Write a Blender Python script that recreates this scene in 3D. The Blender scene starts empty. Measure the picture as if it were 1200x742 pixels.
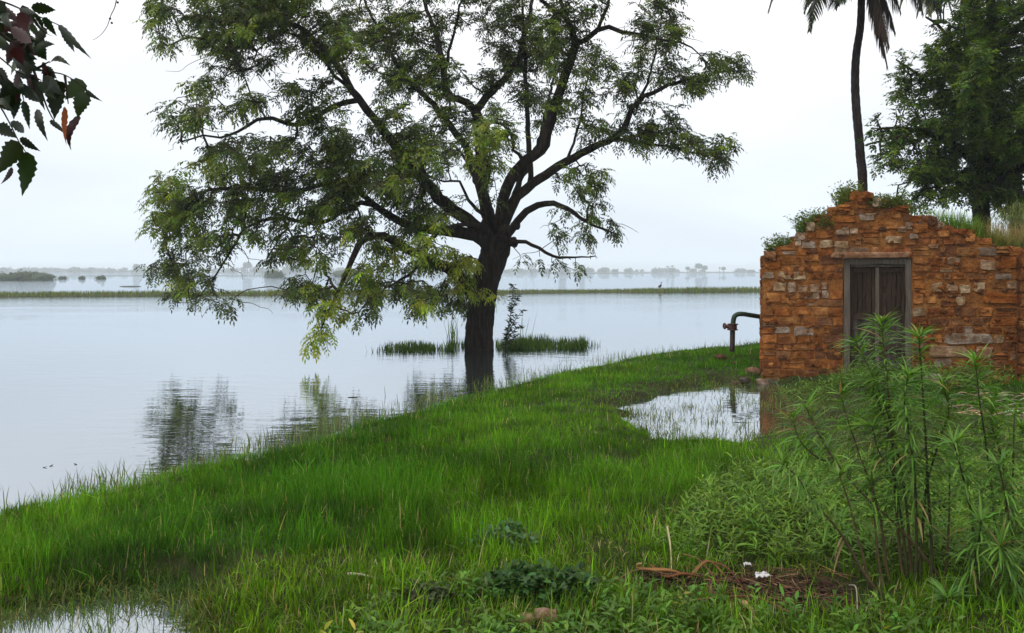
import bpy, math, random
import numpy as np
from mathutils import Vector, Matrix, noise as mnoise

rng = np.random.default_rng(7)
EXPOSURE, HAZE, TREE_DENS, GRASS_DENS, WAVE, DENOISE = 0.27, 0.00075, 1.15, 1.05, 0.0085, True
random.seed(7)
SC = bpy.context.scene
COL = SC.collection
F, H0, CX, HY = 950.0, 1.7, 600.0, 318.0   # focal length in photo pixels, eye height, principal column, horizon row

def P(px, py, Y):
    """a point of the place seen at photo pixel (px, py), Y metres away"""
    return np.array([(px - CX) * Y / F, Y, H0 + (HY - py) * Y / F])

def proj(p):
    y = np.maximum(p[..., 1], 0.3)
    return CX + F * p[..., 0] / y, HY + F * (H0 - p[..., 2]) / y

# ------------------------------------------------------------------ noise
_tab = np.random.default_rng(3).random((256, 256))
def vnoise(x, y):
    x = np.asarray(x, float); y = np.asarray(y, float)
    xi = np.floor(x).astype(int); yi = np.floor(y).astype(int)
    fx = x - xi; fy = y - yi
    fx = fx * fx * (3 - 2 * fx); fy = fy * fy * (3 - 2 * fy)
    a = _tab[xi % 256, yi % 256]; b = _tab[(xi + 1) % 256, yi % 256]
    c = _tab[xi % 256, (yi + 1) % 256]; d = _tab[(xi + 1) % 256, (yi + 1) % 256]
    return (a * (1 - fx) + b * fx) * (1 - fy) + (c * (1 - fx) + d * fx) * fy
def fbm(x, y, o=3):
    s = 0; a = .5; t = 0
    for k in range(o):
        s = s + a * vnoise(x * 2 ** k + 17.3 * k, y * 2 ** k + 5.1 * k); t += a; a *= .5
    return s / t
def sstep(a, b, x):
    t = np.clip((x - a) / (b - a), 0, 1)
    return t * t * (3 - 2 * t)

# ------------------------------------------------------------------ mesh builder
class MB:
    def __init__(self):
        self.V = []; self.Q = []; self.T = []; self.C = []; self.n = 0
    def add(self, V, Q=None, T=None, col=(.5, .5, .5)):
        V = np.asarray(V, float).reshape(-1, 3)
        if Q is not None and len(Q): self.Q.append(np.asarray(Q, np.int64).reshape(-1, 4) + self.n)
        if T is not None and len(T): self.T.append(np.asarray(T, np.int64).reshape(-1, 3) + self.n)
        col = np.asarray(col, float)
        if col.ndim == 1: col = np.broadcast_to(col, (len(V), 3))
        self.V.append(V); self.C.append(col); self.n += len(V)
        return self
    def build(self, name, mat, parent=None, smooth=True, loc=None):
        V = np.concatenate(self.V); C = np.concatenate(self.C)
        if WARP: V = house_world(V)
        Q = np.concatenate(self.Q) if self.Q else np.zeros((0, 4), np.int64)
        T = np.concatenate(self.T) if self.T else np.zeros((0, 3), np.int64)
        if loc is not None: V = V - np.asarray(loc)
        if parent is not None: V = V - np.asarray(WORLD_LOC.get(parent.as_pointer(), (0, 0, 0)))
        me = bpy.data.meshes.new(name)
        me.vertices.add(len(V)); me.vertices.foreach_set('co', V.astype(np.float32).ravel())
        nl = len(Q) * 4 + len(T) * 3
        me.loops.add(nl); me.polygons.add(len(Q) + len(T))
        me.loops.foreach_set('vertex_index', np.concatenate([Q.ravel(), T.ravel()]).astype(np.int32))
        st = np.concatenate([np.arange(len(Q)) * 4, len(Q) * 4 + np.arange(len(T)) * 3]).astype(np.int32)
        me.polygons.foreach_set('loop_start', st)
        me.polygons.foreach_set('use_smooth', np.full(len(st), smooth))
        a = me.attributes.new('Col', 'FLOAT_COLOR', 'POINT')
        a.data.foreach_set('color', np.concatenate([C, np.ones((len(C), 1))], 1).astype(np.float32).ravel())
        me.update(calc_edges=True); me.validate()
        me.materials.append(mat)
        o = bpy.data.objects.new(name, me); COL.objects.link(o)
        if loc is not None: o.location = loc
        w = np.zeros(3) if loc is None else np.asarray(loc, float)
        if parent is not None:
            o.parent = parent
            w = w + np.asarray(WORLD_LOC.get(parent.as_pointer(), (0, 0, 0)))
        WORLD_LOC[o.as_pointer()] = tuple(w)
        return o
WORLD_LOC = {}
WARP = []

def tag(o, label=None, cat=None, group=None, kind=None):
    if label: o['label'] = label
    if cat: o['category'] = cat
    if group: o['group'] = group
    if kind: o['kind'] = kind
    return o
def thing(name, label, cat, loc=(0, 0, 0), group=None):
    o = bpy.data.objects.new(name, None); COL.objects.link(o)
    o.location = [float(v) for v in loc]; o.empty_display_size = .2
    WORLD_LOC[o.as_pointer()] = tuple(float(v) for v in loc)
    return tag(o, label, cat, group)

def norm(v):
    return v / np.maximum(np.linalg.norm(v, axis=-1, keepdims=True), 1e-9)

def catmull(pts, step):
    pts = np.asarray(pts, float)
    if len(pts) < 3: 
        n = max(2, int(np.linalg.norm(pts[-1, :3] - pts[0, :3]) / step) + 1)
        t = np.linspace(0, 1, n)[:, None]
        return pts[0] * (1 - t) + pts[-1] * t
    e = np.vstack([2 * pts[0] - pts[1], pts, 2 * pts[-1] - pts[-2]])
    out = []
    for i in range(1, len(e) - 2):
        p0, p1, p2, p3 = e[i - 1], e[i], e[i + 1], e[i + 2]
        n = max(1, int(np.linalg.norm(p2[:3] - p1[:3]) / step))
        for t in np.arange(n) / n:
            out.append(.5 * ((2 * p1) + (-p0 + p2) * t + (2 * p0 - 5 * p1 + 4 * p2 - p3) * t * t + (-p0 + 3 * p1 - 3 * p2 + p3) * t ** 3))
    out.append(pts[-1])
    return np.array(out)

def tube(mb, pts, rad, sides=8, col=(.5, .5, .5), rough=0., flat=1., cap=True):
    """ring tube along a polyline; rough = relative radius noise"""
    pts = np.asarray(pts, float); n = len(pts)
    rad = np.broadcast_to(np.asarray(rad, float), (n,))
    tan = norm(np.gradient(pts, axis=0))
    ref = np.array([0, 0, 1.]) if abs(tan[0, 2]) < .9 else np.array([1., 0, 0])
    u = np.cross(tan[0], ref); u /= np.linalg.norm(u)
    V = []
    ang = np.arange(sides) * 2 * math.pi / sides
    for i in range(n):
        u = u - tan[i] * np.dot(u, tan[i]); u /= max(np.linalg.norm(u), 1e-9)
        w = np.cross(tan[i], u)
        r = rad[i] * np.ones(sides)
        if rough: r = r * (1 + rough * (rng.random(sides) - .5) + rough * np.sin(ang * 3 + i * .35))
        V.append(pts[i] + (np.cos(ang) * r)[:, None] * u + (np.sin(ang) * r * flat)[:, None] * w)
    V = np.concatenate(V)
    i = np.arange(n - 1)[:, None] * sides; j = np.arange(sides)[None]
    a = i + j; b = i + (j + 1) % sides
    Q = np.stack([a, b, b + sides, a + sides], -1).reshape(-1, 4)
    T = []
    if cap:
        c0 = len(V); V = np.vstack([V, pts[0], pts[-1]])
        for k in range(sides):
            T.append([c0, (k + 1) % sides, k]); T.append([c0 + 1, (n - 1) * sides + k, (n - 1) * sides + (k + 1) % sides])
    mb.add(V, Q, T, col)

def edges_tubes(mb, A, B, ra, rb, col, sides=4):
    """many separate tapered segments at once"""
    A = np.asarray(A); B = np.asarray(B); n = len(A)
    t = norm(B - A)
    ref = np.where(np.abs(t[:, 2:3]) < .9, np.array([[0, 0, 1.]]), np.array([[1., 0, 0]]))
    u = norm(np.cross(t, ref)); w = np.cross(t, u)
    ang = np.arange(sides) * 2 * math.pi / sides
    ring = np.cos(ang)[None, :, None] * u[:, None] + np.sin(ang)[None, :, None] * w[:, None]
    V = np.concatenate([A[:, None] + ring * np.asarray(ra)[:, None, None], B[:, None] + ring * np.asarray(rb)[:, None, None]], 1)
    j = np.arange(sides)
    q = np.stack([j, (j + 1) % sides, (j + 1) % sides + sides, j + sides], -1)
    Q = (np.arange(n)[:, None, None] * 2 * sides + q[None]).reshape(-1, 4)
    col = np.asarray(col)
    if col.ndim == 2: col = np.repeat(col, 2 * sides, axis=0)
    mb.add(V.reshape(-1, 3), Q, None, col)

def blades(mb, base, d, L, W, droop, col, nseg=3, prof=(1, .85, .55), roll=None, tipcol=None):
    """many leaf blades at once: base points, start directions, lengths, widths"""
    base = np.asarray(base, float); n = len(base)
    if n == 0: return
    d = norm(np.asarray(d, float)); L = np.broadcast_to(L, n); W = np.broadcast_to(W, n); droop = np.broadcast_to(droop, n)
    side = np.cross(d, np.array([0, 0, 1.]))
    bad = np.linalg.norm(side, axis=1) < .15
    ra = rng.random(n) * 2 * math.pi
    side[bad] = np.stack([np.cos(ra), np.sin(ra), 0 * ra], 1)[bad]
    side = norm(side)
    if roll is not None:
        up = np.cross(side, d); r = np.broadcast_to(roll, n)[:, None]
        side = side * np.cos(r) + up * np.sin(r)
    c = base.copy(); dd = d.copy()
    rings = []
    for k in range(nseg):
        w = (W * prof[k] * .5)[:, None] * side
        rings += [c - w, c + w]
        c = c + dd * (L / nseg)[:, None]
        dd = norm(dd + np.array([0, 0, -1.]) * (droop / nseg)[:, None])
    rings.append(c)
    m = 2 * nseg + 1
    V = np.stack(rings, 1)
    k = np.arange(nseg - 1)
    q = np.stack([2 * k, 2 * k + 1, 2 * k + 3, 2 * k + 2], -1)
    o = np.arange(n) * m
    Q = (o[:, None, None] + q[None]).reshape(-1, 4) if nseg > 1 else None
    T = o[:, None] + np.array([[2 * nseg - 2, 2 * nseg - 1, 2 * nseg]])
    col = np.broadcast_to(np.asarray(col, float), (n, 3))
    C = np.repeat(col[:, None], m, 1).copy()
    if tipcol is not None: C[:, -3:] = np.broadcast_to(tipcol, (n, 3))[:, None]
    mb.add(V.reshape(-1, 3), Q, T, C.reshape(-1, 3))

def kites(mb, base, d, side, L, W, col):
    """small leaflets, one kite each"""
    n = len(base)
    d = norm(d); side = norm(side - d * (side * d).sum(1, keepdims=True))
    L = np.broadcast_to(L, n)[:, None]; W = np.broadcast_to(W, n)[:, None]
    V = np.stack([base, base + d * L * .45 + side * W * .5, base + d * L, base + d * L * .45 - side * W * .5], 1)
    Q = np.arange(n * 4).reshape(n, 4)
    mb.add(V.reshape(-1, 3), Q, None, np.repeat(np.broadcast_to(col, (n, 3)), 4, axis=0))

def rdir(n, zmin=-1., zmax=1.):
    a = rng.random(n) * 2 * math.pi; z = rng.uniform(zmin, zmax, n); r = np.sqrt(np.maximum(0, 1 - z * z))
    return np.stack([r * np.cos(a), r * np.sin(a), z], 1)

def vary(base, n, amt=.25, hue=.15):
    base = np.asarray(base, float)
    k = np.exp(rng.normal(0, amt, (n, 1)))
    h = 1 + rng.normal(0, hue, (n, 3)) * np.array([1, .3, .6])
    return np.clip(base * k * h, .004, .9)

def rock(mb, c, s, col, seed=0, sub=3, amp=.28, box=.45):
    """an irregular lump: a displaced, flattened ico-like sphere"""
    nu, nv = 5 * sub + 3, 3 * sub + 2
    th = np.linspace(0, math.pi, nv); ph = np.arange(nu) * 2 * math.pi / nu
    V = []
    for t in th:
        for p in ph:
            v = Vector((math.sin(t) * math.cos(p), math.sin(t) * math.sin(p), math.cos(t)))
            # boxier than a sphere
            m = max(abs(v.x), abs(v.y), abs(v.z)); v = v.lerp(v / m, box)
            k = 1 + amp * mnoise.noise(v * 1.3 + Vector((seed * 3.7, seed * 1.3, 0))) + amp * .4 * mnoise.noise(v * 3.5 + Vector((seed, 0, seed * 2.2)))
            V.append((c[0] + v.x * k * s[0], c[1] + v.y * k * s[1], c[2] + v.z * k * s[2]))
    i = np.arange(nv - 1)[:, None] * nu; j = np.arange(nu)[None]
    a = i + j; b = i + (j + 1) % nu
    mb.add(V, np.stack([a, a + nu, b + nu, b], -1).reshape(-1, 4), None, col)

def box(mb, x0, x1, y0, y1, z0, z1, col=(.5, .5, .5)):
    V = [(x, y, z) for z in (z0, z1) for y in (y0, y1) for x in (x0, x1)]
    mb.add(V, [(0, 2, 3, 1), (4, 5, 7, 6), (0, 1, 5, 4), (2, 6, 7, 3), (0, 4, 6, 2), (1, 3, 7, 5)], None, col)

# ------------------------------------------------------------------ materials
def nmat(name):
    m = bpy.data.materials.new(name); m.use_nodes = True
    nt = m.node_tree; nt.nodes.clear()
    out = nt.nodes.new('ShaderNodeOutputMaterial')
    return m, nt, out
def N(nt, typ, **kw):
    n = nt.nodes.new(typ)
    for k, v in kw.items():
        if k in n.bl_rna.properties: setattr(n, k, v)
        else: n.inputs[k.replace('_', ' ')].default_value = v
    return n

def leaf_material(name, trans=.35, rough=.5, spec=.3, tint=(1.25, 1.15, .5)):
    m, nt, out = nmat(name)
    at = N(nt, 'ShaderNodeAttribute', attribute_name='Col')
    nz = N(nt, 'ShaderNodeTexNoise', Scale=9.0, Detail=3.0)
    geo = N(nt, 'ShaderNodeNewGeometry')
    nt.links.new(geo.outputs['Position'], nz.inputs['Vector'])
    mr = N(nt, 'ShaderNodeMapRange', To_Min=.7, To_Max=1.3); nt.links.new(nz.outputs[0], mr.inputs[0])
    mu = N(nt, 'ShaderNodeVectorMath', operation='SCALE'); nt.links.new(at.outputs['Color'], mu.inputs[0]); nt.links.new(mr.outputs[0], mu.inputs['Scale'])
    p = N(nt, 'ShaderNodeBsdfPrincipled', Roughness=rough); p.inputs['Specular IOR Level'].default_value = spec
    nt.links.new(mu.outputs[0], p.inputs['Base Color'])
    tr = N(nt, 'ShaderNodeBsdfTranslucent')
    tm = N(nt, 'ShaderNodeVectorMath', operation='MULTIPLY'); tm.inputs[1].default_value = tint
    nt.links.new(mu.outputs[0], tm.inputs[0]); nt.links.new(tm.outputs[0], tr.inputs['Color'])
    mx = N(nt, 'ShaderNodeMixShader'); mx.inputs[0].default_value = trans
    nt.links.new(p.outputs[0], mx.inputs[1]); nt.links.new(tr.outputs[0], mx.inputs[2]); nt.links.new(mx.outputs[0], out.inputs[0])
    return m

def rough_material(name, scale=6., amp=.5, bump=.6, rough=.9, dark=(.5, .45, .4), stretch=(1, 1, 1), dist=.03, spec=.2, fine=40.):
    """attribute colour broken by two scales of noise, with bump"""
    m, nt, out = nmat(name)
    at = N(nt, 'ShaderNodeAttribute', attribute_name='Col')
    geo = N(nt, 'ShaderNodeNewGeometry')
    mp = N(nt, 'ShaderNodeMapping'); mp.inputs['Scale'].default_value = stretch
    nt.links.new(geo.outputs['Position'], mp.inputs[0])
    n1 = N(nt, 'ShaderNodeTexNoise', Scale=scale, Detail=8.0, Roughness=.65); nt.links.new(mp.outputs[0], n1.inputs['Vector'])
    n2 = N(nt, 'ShaderNodeTexNoise', Scale=fine, Detail=5.0, Roughness=.7); nt.links.new(mp.outputs[0], n2.inputs['Vector'])
    r1 = N(nt, 'ShaderNodeMapRange', From_Min=.3, From_Max=.7); nt.links.new(n1.outputs[0], r1.inputs[0])
    dk = N(nt, 'ShaderNodeVectorMath', operation='MULTIPLY'); dk.inputs[1].default_value = dark
    nt.links.new(at.outputs['Color'], dk.inputs[0])
    mx = N(nt, 'ShaderNodeMix', data_type='RGBA'); mx.inputs[0].default_value = .5
    sc = N(nt, 'ShaderNodeMath', operation='MULTIPLY'); sc.inputs[1].default_value = amp * 2
    sc.use_clamp = True
    nt.links.new(r1.outputs[0], sc.inputs[0]); nt.links.new(sc.outputs[0], mx.inputs[0])
    nt.links.new(at.outputs['Color'], mx.inputs[6]); nt.links.new(dk.outputs[0], mx.inputs[7])
    r2 = N(nt, 'ShaderNodeMapRange', From_Min=.25, From_Max=.75, To_Min=.65, To_Max=1.3); nt.links.new(n2.outputs[0], r2.inputs[0])
    mu = N(nt, 'ShaderNodeVectorMath', operation='SCALE'); nt.links.new(mx.outputs[2], mu.inputs[0]); nt.links.new(r2.outputs[0], mu.inputs['Scale'])
    p = N(nt, 'ShaderNodeBsdfPrincipled', Roughness=rough); p.inputs['Specular IOR Level'].default_value = spec
    nt.links.new(mu.outputs[0], p.inputs['Base Color'])
    ad = N(nt, 'ShaderNodeMath', operation='MULTIPLY_ADD'); ad.inputs[1].default_value = .5
    nt.links.new(n2.outputs[0], ad.inputs[0]); nt.links.new(n1.outputs[0], ad.inputs[2])
    b = N(nt, 'ShaderNodeBump', Strength=bump, Distance=dist); nt.links.new(ad.outputs[0], b.inputs['Height']); nt.links.new(b.outputs[0], p.inputs['Normal'])
    nt.links.new(p.outputs[0], out.inputs[0])
    return m

M_GRASS = leaf_material('grass_blade', .40, .55, .12)
M_LEAF = leaf_material('leaf', .38, .45, .3)
M_SHRUB = leaf_material('long_leaf', .32, .42, .2)
M_DRY = leaf_material('dry_leaf', .2, .7, .1, (1.1, .9, .6))
M_BARK = rough_material('bark', 5., .75, 1., .95, (.35, .33, .33), (3.4, 3.4, .6), .11, .1, 22.)
M_TWIG = rough_material('twig_bark', 8., .4, .3, .9, (.6, .6, .6), (1, 1, 1), .01, .1, 40.)
M_STONE = rough_material('rubble_stone', 7., .75, .9, .92, (.42, .33, .26), (1, 1, 1), .04, .15, 34.)
m_, nt_, out_ = nmat('mud_render')
geo_ = N(nt_, 'ShaderNodeNewGeometry')
def mnz(scale, det, rgh=.6):
    n = N(nt_, 'ShaderNodeTexNoise', Scale=scale, Detail=det, Roughness=rgh); nt_.links.new(geo_.outputs['Position'], n.inputs['Vector']); return n
na, nb_, nc = mnz(2.6, 8.0, .7), mnz(11., 6.0, .7), mnz(42., 4.0)
rp = N(nt_, 'ShaderNodeValToRGB'); el = rp.color_ramp.elements
el[0].position = .30; el[0].color = (.11, .045, .022, 1); el[1].position = .74; el[1].color = (.40, .24, .11, 1)
for ps, c in ((.42, (.20, .075, .026)), (.52, (.31, .115, .028)), (.62, (.37, .155, .040))):
    k = rp.color_ramp.elements.new(ps); k.color = (*c, 1)
av = N(nt_, 'ShaderNodeMath', operation='MULTIPLY_ADD'); av.inputs[1].default_value = .45
sb_ = N(nt_, 'ShaderNodeMath', operation='SUBTRACT'); sb_.inputs[1].default_value = .5; nt_.links.new(nb_.outputs[0], sb_.inputs[0])
nt_.links.new(sb_.outputs[0], av.inputs[0]); nt_.links.new(na.outputs[0], av.inputs[2]); nt_.links.new(av.outputs[0], rp.inputs[0])
rg = N(nt_, 'ShaderNodeMapRange', From_Min=.25, From_Max=.75, To_Min=.46, To_Max=.92); nt_.links.new(nc.outputs[0], rg.inputs[0])
sc_ = N(nt_, 'ShaderNodeVectorMath', operation='SCALE'); nt_.links.new(rp.outputs[0], sc_.inputs[0]); nt_.links.new(rg.outputs[0], sc_.inputs['Scale'])
pb = N(nt_, 'ShaderNodeBsdfPrincipled', Roughness=.92); pb.inputs['Specular IOR Level'].default_value = .15; nt_.links.new(sc_.outputs[0], pb.inputs['Base Color'])
hsum = N(nt_, 'ShaderNodeMath', operation='MULTIPLY_ADD'); hsum.inputs[1].default_value = .35; nt_.links.new(nc.outputs[0], hsum.inputs[0]); nt_.links.new(nb_.outputs[0], hsum.inputs[2])
bp_ = N(nt_, 'ShaderNodeBump', Strength=.9, Distance=.05); nt_.links.new(hsum.outputs[0], bp_.inputs['Height']); nt_.links.new(bp_.outputs[0], pb.inputs['Normal'])
nt_.links.new(pb.outputs[0], out_.inputs[0]); M_MUD = m_
M_WOOD = rough_material('weathered_wood', 5., .6, .6, .85, (.5, .47, .45), (9, 9, .6), .012, .15, 30.)
M_SOIL = rough_material('mud', 3., .7, .8, .75, (.5, .5, .5), (1, 1, 1), .04, .08, 22.)
M_METAL = rough_material('painted_iron', 14., .6, .4, .55, (.55, .4, .3), (1, 1, 1), .006, .4, 60.)
M_LITTER = rough_material('litter', 10., .5, .4, .8, (.5, .45, .4), (1, 1, 1), .01, .25, 50.)
# ================================================================== camera, sky, sun
cam = bpy.data.cameras.new('camera'); cam_o = bpy.data.objects.new('camera', cam); COL.objects.link(cam_o)
cam_o.location = (0, 0, H0); cam_o.rotation_euler = (math.radians(90), 0, 0)
cam.sensor_width = 36; cam.lens = F / 1200 * 36; cam.shift_y = (HY - 371) / 1200
cam.clip_start = .05; cam.clip_end = 6000
SC.camera = cam_o
SC.view_settings.view_transform = 'Standard'; SC.view_settings.look = 'None'
SC.view_settings.exposure = EXPOSURE; SC.view_settings.gamma = 1
SC.cycles.max_bounces = 8; SC.cycles.diffuse_bounces = 3; SC.cycles.glossy_bounces = 3
SC.cycles.transmission_bounces = 3; SC.cycles.volume_bounces = 3; SC.cycles.transparent_max_bounces = 6
SC.cycles.use_denoising = DENOISE
try: SC.cycles.denoising_prefilter = 'ACCURATE'
except Exception: pass

world = bpy.data.worlds.new('World'); SC.world = world; world.use_nodes = True
nt = world.node_tree; nt.nodes.clear()
wo = nt.nodes.new('ShaderNodeOutputWorld'); bg = N(nt, 'ShaderNodeBackground'); bg.inputs['Strength'].default_value = .1
sky = N(nt, 'ShaderNodeTexSky', sky_type='NISHITA', sun_disc=False)
SUN_EL, SUN_AZ = math.radians(58), math.radians(-125)     # azimuth measured clockwise from +Y
sky.sun_elevation = SUN_EL; sky.sun_rotation = SUN_AZ
tc = N(nt, 'ShaderNodeTexCoord'); sp = N(nt, 'ShaderNodeSeparateXYZ'); nt.links.new(tc.outputs['Generated'], sp.inputs[0])
cr = N(nt, 'ShaderNodeValToRGB')
e = cr.color_ramp.elements
e[0].position = 0.0; e[0].color = (.68, .765, .86, 1)
e[1].position = 1.0; e[1].color = (1.05, 1.05, 1.06, 1)
for pos, c in ((.06, (.75, .825, .905)), (.16, (.85, .895, .945)), (.30, (1.0, 1.01, 1.03))):
    k = cr.color_ramp.elements.new(pos); k.color = (*c, 1)
nt.links.new(sp.outputs['Z'], cr.inputs[0])
cn = N(nt, 'ShaderNodeTexNoise', Scale=2.2, Detail=4.0, Roughness=.5)
cm = N(nt, 'ShaderNodeMapping'); cm.inputs['Scale'].default_value = (1, 1, 3.5)
nt.links.new(tc.outputs['Generated'], cm.inputs[0]); nt.links.new(cm.outputs[0], cn.inputs['Vector'])
cmr = N(nt, 'ShaderNodeMapRange', From_Min=.3, From_Max=.7, To_Min=8.9, To_Max=10.9); nt.links.new(cn.outputs[0], cmr.inputs[0])
cs = N(nt, 'ShaderNodeVectorMath', operation='SCALE'); nt.links.new(cr.outputs[0], cs.inputs[0]); nt.links.new(cmr.outputs[0], cs.inputs['Scale'])
mx = N(nt, 'ShaderNodeMix', data_type='RGBA'); mx.inputs[0].default_value = .93     # thick cloud lets a little blue through
nt.links.new(sky.outputs[0], mx.inputs[6]); nt.links.new(cs.outputs[0], mx.inputs[7])
nt.links.new(mx.outputs[2], bg.inputs[0]); nt.links.new(bg.outputs[0], wo.inputs[0])

sl = bpy.data.lights.new('sun', 'SUN'); sl.energy = 1.5; sl.angle = math.radians(25); sl.color = (1, .96, .88)
so = bpy.data.objects.new('sun', sl); COL.objects.link(so); so.location = (-10, -10, 30)
sd = Vector((math.sin(SUN_AZ) * math.cos(SUN_EL), math.cos(SUN_AZ) * math.cos(SUN_EL), math.sin(SUN_EL)))
so.rotation_euler = sd.to_track_quat('Z', 'Y').to_euler()

# ================================================================== terrain
def px_to_ground(pts, z=0.):
    return np.array([((x - CX) * (H0 - z) / (y - HY), F * (H0 - z) / (y - HY)) for x, y in pts])
SHORE_PX = [(-200, 640), (0, 606), (60, 594), (130, 578), (180, 566), (240, 548), (300, 534), (400, 511), (450, 495), (500, 481),
            (545, 466), (600, 453), (650, 442), (700, 430), (760, 418), (830, 409), (895, 403)]
LAND = np.vstack([px_to_ground(SHORE_PX), [(7.2, 20), (7.6, 22), (9, 25), (16, 32), (60, 44), (300, 60), (300, -60), (-60, -60), (-14, -10), (-8, 0), (-5.4, 3.2)]])
POOL = px_to_ground([(722, 480), (745, 467), (800, 457), (860, 451), (900, 449), (930, 453), (955, 462), (968, 474), (960, 490), (930, 504), (900, 520), (865, 528), (820, 522), (755, 498)])
PUD = px_to_ground([(-60, 720), (20, 706), (80, 697), (150, 690), (215, 690), (240, 704), (232, 742), (215, 800), (-120, 800)])
def sdist(px, py, poly):
    """signed distance to a closed polygon, positive inside"""
    px = np.asarray(px, float).ravel(); py = np.asarray(py, float).ravel()
    d = np.full(len(px), 1e9); ins = np.zeros(len(px), bool)
    for (ax, ay), (bx, by) in zip(poly, np.roll(poly, -1, axis=0)):
        ex, ey = bx - ax, by - ay
        t = np.clip(((px - ax) * ex + (py - ay) * ey) / max(ex * ex + ey * ey, 1e-9), 0, 1)
        d = np.minimum(d, np.hypot(px - ax - t * ex, py - ay - t * ey))
        c = (ay > py) != (by > py)
        with np.errstate(divide='ignore', invalid='ignore'):
            ins ^= c & (px < (bx - ax) * (py - ay) / (by - ay + 1e-12) + ax)
    return np.where(ins, d, -d)
def ground_z(x, y):
    sh = np.shape(x); x = np.ravel(np.asarray(x, float)); y = np.ravel(np.asarray(y, float))
    wob = (fbm(x * .9, y * .9) - .5) * .7
    d = sdist(x, y, LAND) + wob * np.clip(y / 10, .3, 1)
    land = .008 + .10 * sstep(0, 2.2, d) + .05 * sstep(0, 8, d) + .05 * (fbm(x * 1.3 + 40, y * 1.3, 3) - .5) * sstep(0, .8, d)
    z = np.where(d > 0, land, np.maximum(d * .22, -.7))
    for poly, w, dep in ((POOL, .45, .07), (PUD, .28, .05)):
        p = sdist(x, y, poly) + (fbm(x * 2.2 + 9, y * 2.2, 3) - .5) * (.9 if w > .3 else .3)
        z = z * (1 - sstep(-w, .1, p)) + (-dep) * sstep(-w, .1, p) + .13 * (fbm(x * 4, y * 4 + 3, 2) - .5) * sstep(-w, w, p) * (.5 + .5 * (dep < .06))
    # foreground rises a little, far shore rises out of the lake
    far = sstep(0, 60, y - 830 - 160 * (fbm(x / 260 + 9, x * 0 + 2.2, 3) - .5))
    z = np.where(y > 600, -.7 + 1.5 * far, z)
    return z.reshape(sh)
def axis(lo, a, b, hi, fine, g=1.25):
    m = np.arange(a, b + 1e-6, fine).tolist()
    s = fine; v = b
    while v < hi: s *= g; v += s; m.append(min(v, hi))
    s = fine; v = a; l = []
    while v > lo: s *= g; v -= s; l.append(max(v, lo))
    return np.array(l[::-1] + m)
gx = axis(-2200, -9, 14, 2200, .09); gy = np.concatenate([axis(-40, 2.4, 24, 700, .09, 1.2), np.arange(720, 1100, 12), [1150, 1250, 1400, 1700, 2200, 2600]])
X, Y = np.meshgrid(gx, gy); Z = ground_z(X, Y)
nx, ny = len(gx), len(gy)
mb = MB()
i = np.arange(ny - 1)[:, None] * nx; j = np.arange(nx - 1)[None]
a = i + j
soil = np.array([.046, .052, .018])
cc = np.broadcast_to(soil, (nx * ny, 3)).copy()
mb.add(np.stack([X, Y, Z], -1).reshape(-1, 3), np.stack([a, a + 1, a + 1 + nx, a + nx], -1).reshape(-1, 4), None, cc)
ground = tag(mb.build('ground', M_SOIL), kind='structure')

# ================================================================== lake
m, nt, out = nmat('lake_water')
geo = N(nt, 'ShaderNodeNewGeometry')
def wave(scale, stretch, rot, det):
    mp = N(nt, 'ShaderNodeMapping'); mp.inputs['Scale'].default_value = stretch; mp.inputs['Rotation'].default_value = (0, 0, rot)
    nt.links.new(geo.outputs['Position'], mp.inputs[0])
    n = N(nt, 'ShaderNodeTexNoise', Scale=scale, Detail=det, Roughness=.55); nt.links.new(mp.outputs[0], n.inputs['Vector'])
    return n.outputs[0]
w1 = wave(1.0, (1.2, 3.6, 1), .25, 3.0)
w2 = wave(1.0, (5., 11., 1), .1, 2.0)
w3 = wave(1.0, (.10, .22, 1), 0, 3.0)       # wind patches
s = N(nt, 'ShaderNodeMath', operation='MULTIPLY_ADD'); s.inputs[1].default_value = .30; nt.links.new(w2, s.inputs[0]); nt.links.new(w1, s.inputs[2])
sep = N(nt, 'ShaderNodeSeparateXYZ'); nt.links.new(geo.outputs['Position'], sep.inputs[0])
fy = N(nt, 'ShaderNodeMapRange', From_Min=4.0, From_Max=9.0, To_Min=.25, To_Max=1.0); nt.links.new(sep.outputs['Y'], fy.inputs[0])
fx = N(nt, 'ShaderNodeMapRange', From_Min=1.0, From_Max=2.2, To_Min=1.0, To_Max=.6); nt.links.new(sep.outputs['X'], fx.inputs[0])
fy2 = N(nt, 'ShaderNodeMapRange', From_Min=13.0, From_Max=16.0, To_Min=0.0, To_Max=1.0); nt.links.new(sep.outputs['Y'], fy2.inputs[0])
mxx = N(nt, 'ShaderNodeMath', operation='MAXIMUM'); nt.links.new(fx.outputs[0], mxx.inputs[0]); nt.links.new(fy2.outputs[0], mxx.inputs[1])
am = N(nt, 'ShaderNodeMath', operation='MULTIPLY'); nt.links.new(fy.outputs[0], am.inputs[0]); nt.links.new(mxx.outputs[0], am.inputs[1])
wp = N(nt, 'ShaderNodeMapRange', From_Min=.35, From_Max=.65, To_Min=.45, To_Max=1.2); nt.links.new(w3, wp.inputs[0])
am2 = N(nt, 'ShaderNodeMath', operation='MULTIPLY'); nt.links.new(am.outputs[0], am2.inputs[0]); nt.links.new(wp.outputs[0], am2.inputs[1])
far = N(nt, 'ShaderNodeMapRange', From_Min=60.0, From_Max=90.0, To_Min=1.0, To_Max=2.2); nt.links.new(sep.outputs['Y'], far.inputs[0])
am3 = N(nt, 'ShaderNodeMath', operation='MULTIPLY'); nt.links.new(am2.outputs[0], am3.inputs[0]); nt.links.new(far.outputs[0], am3.inputs[1])
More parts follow.
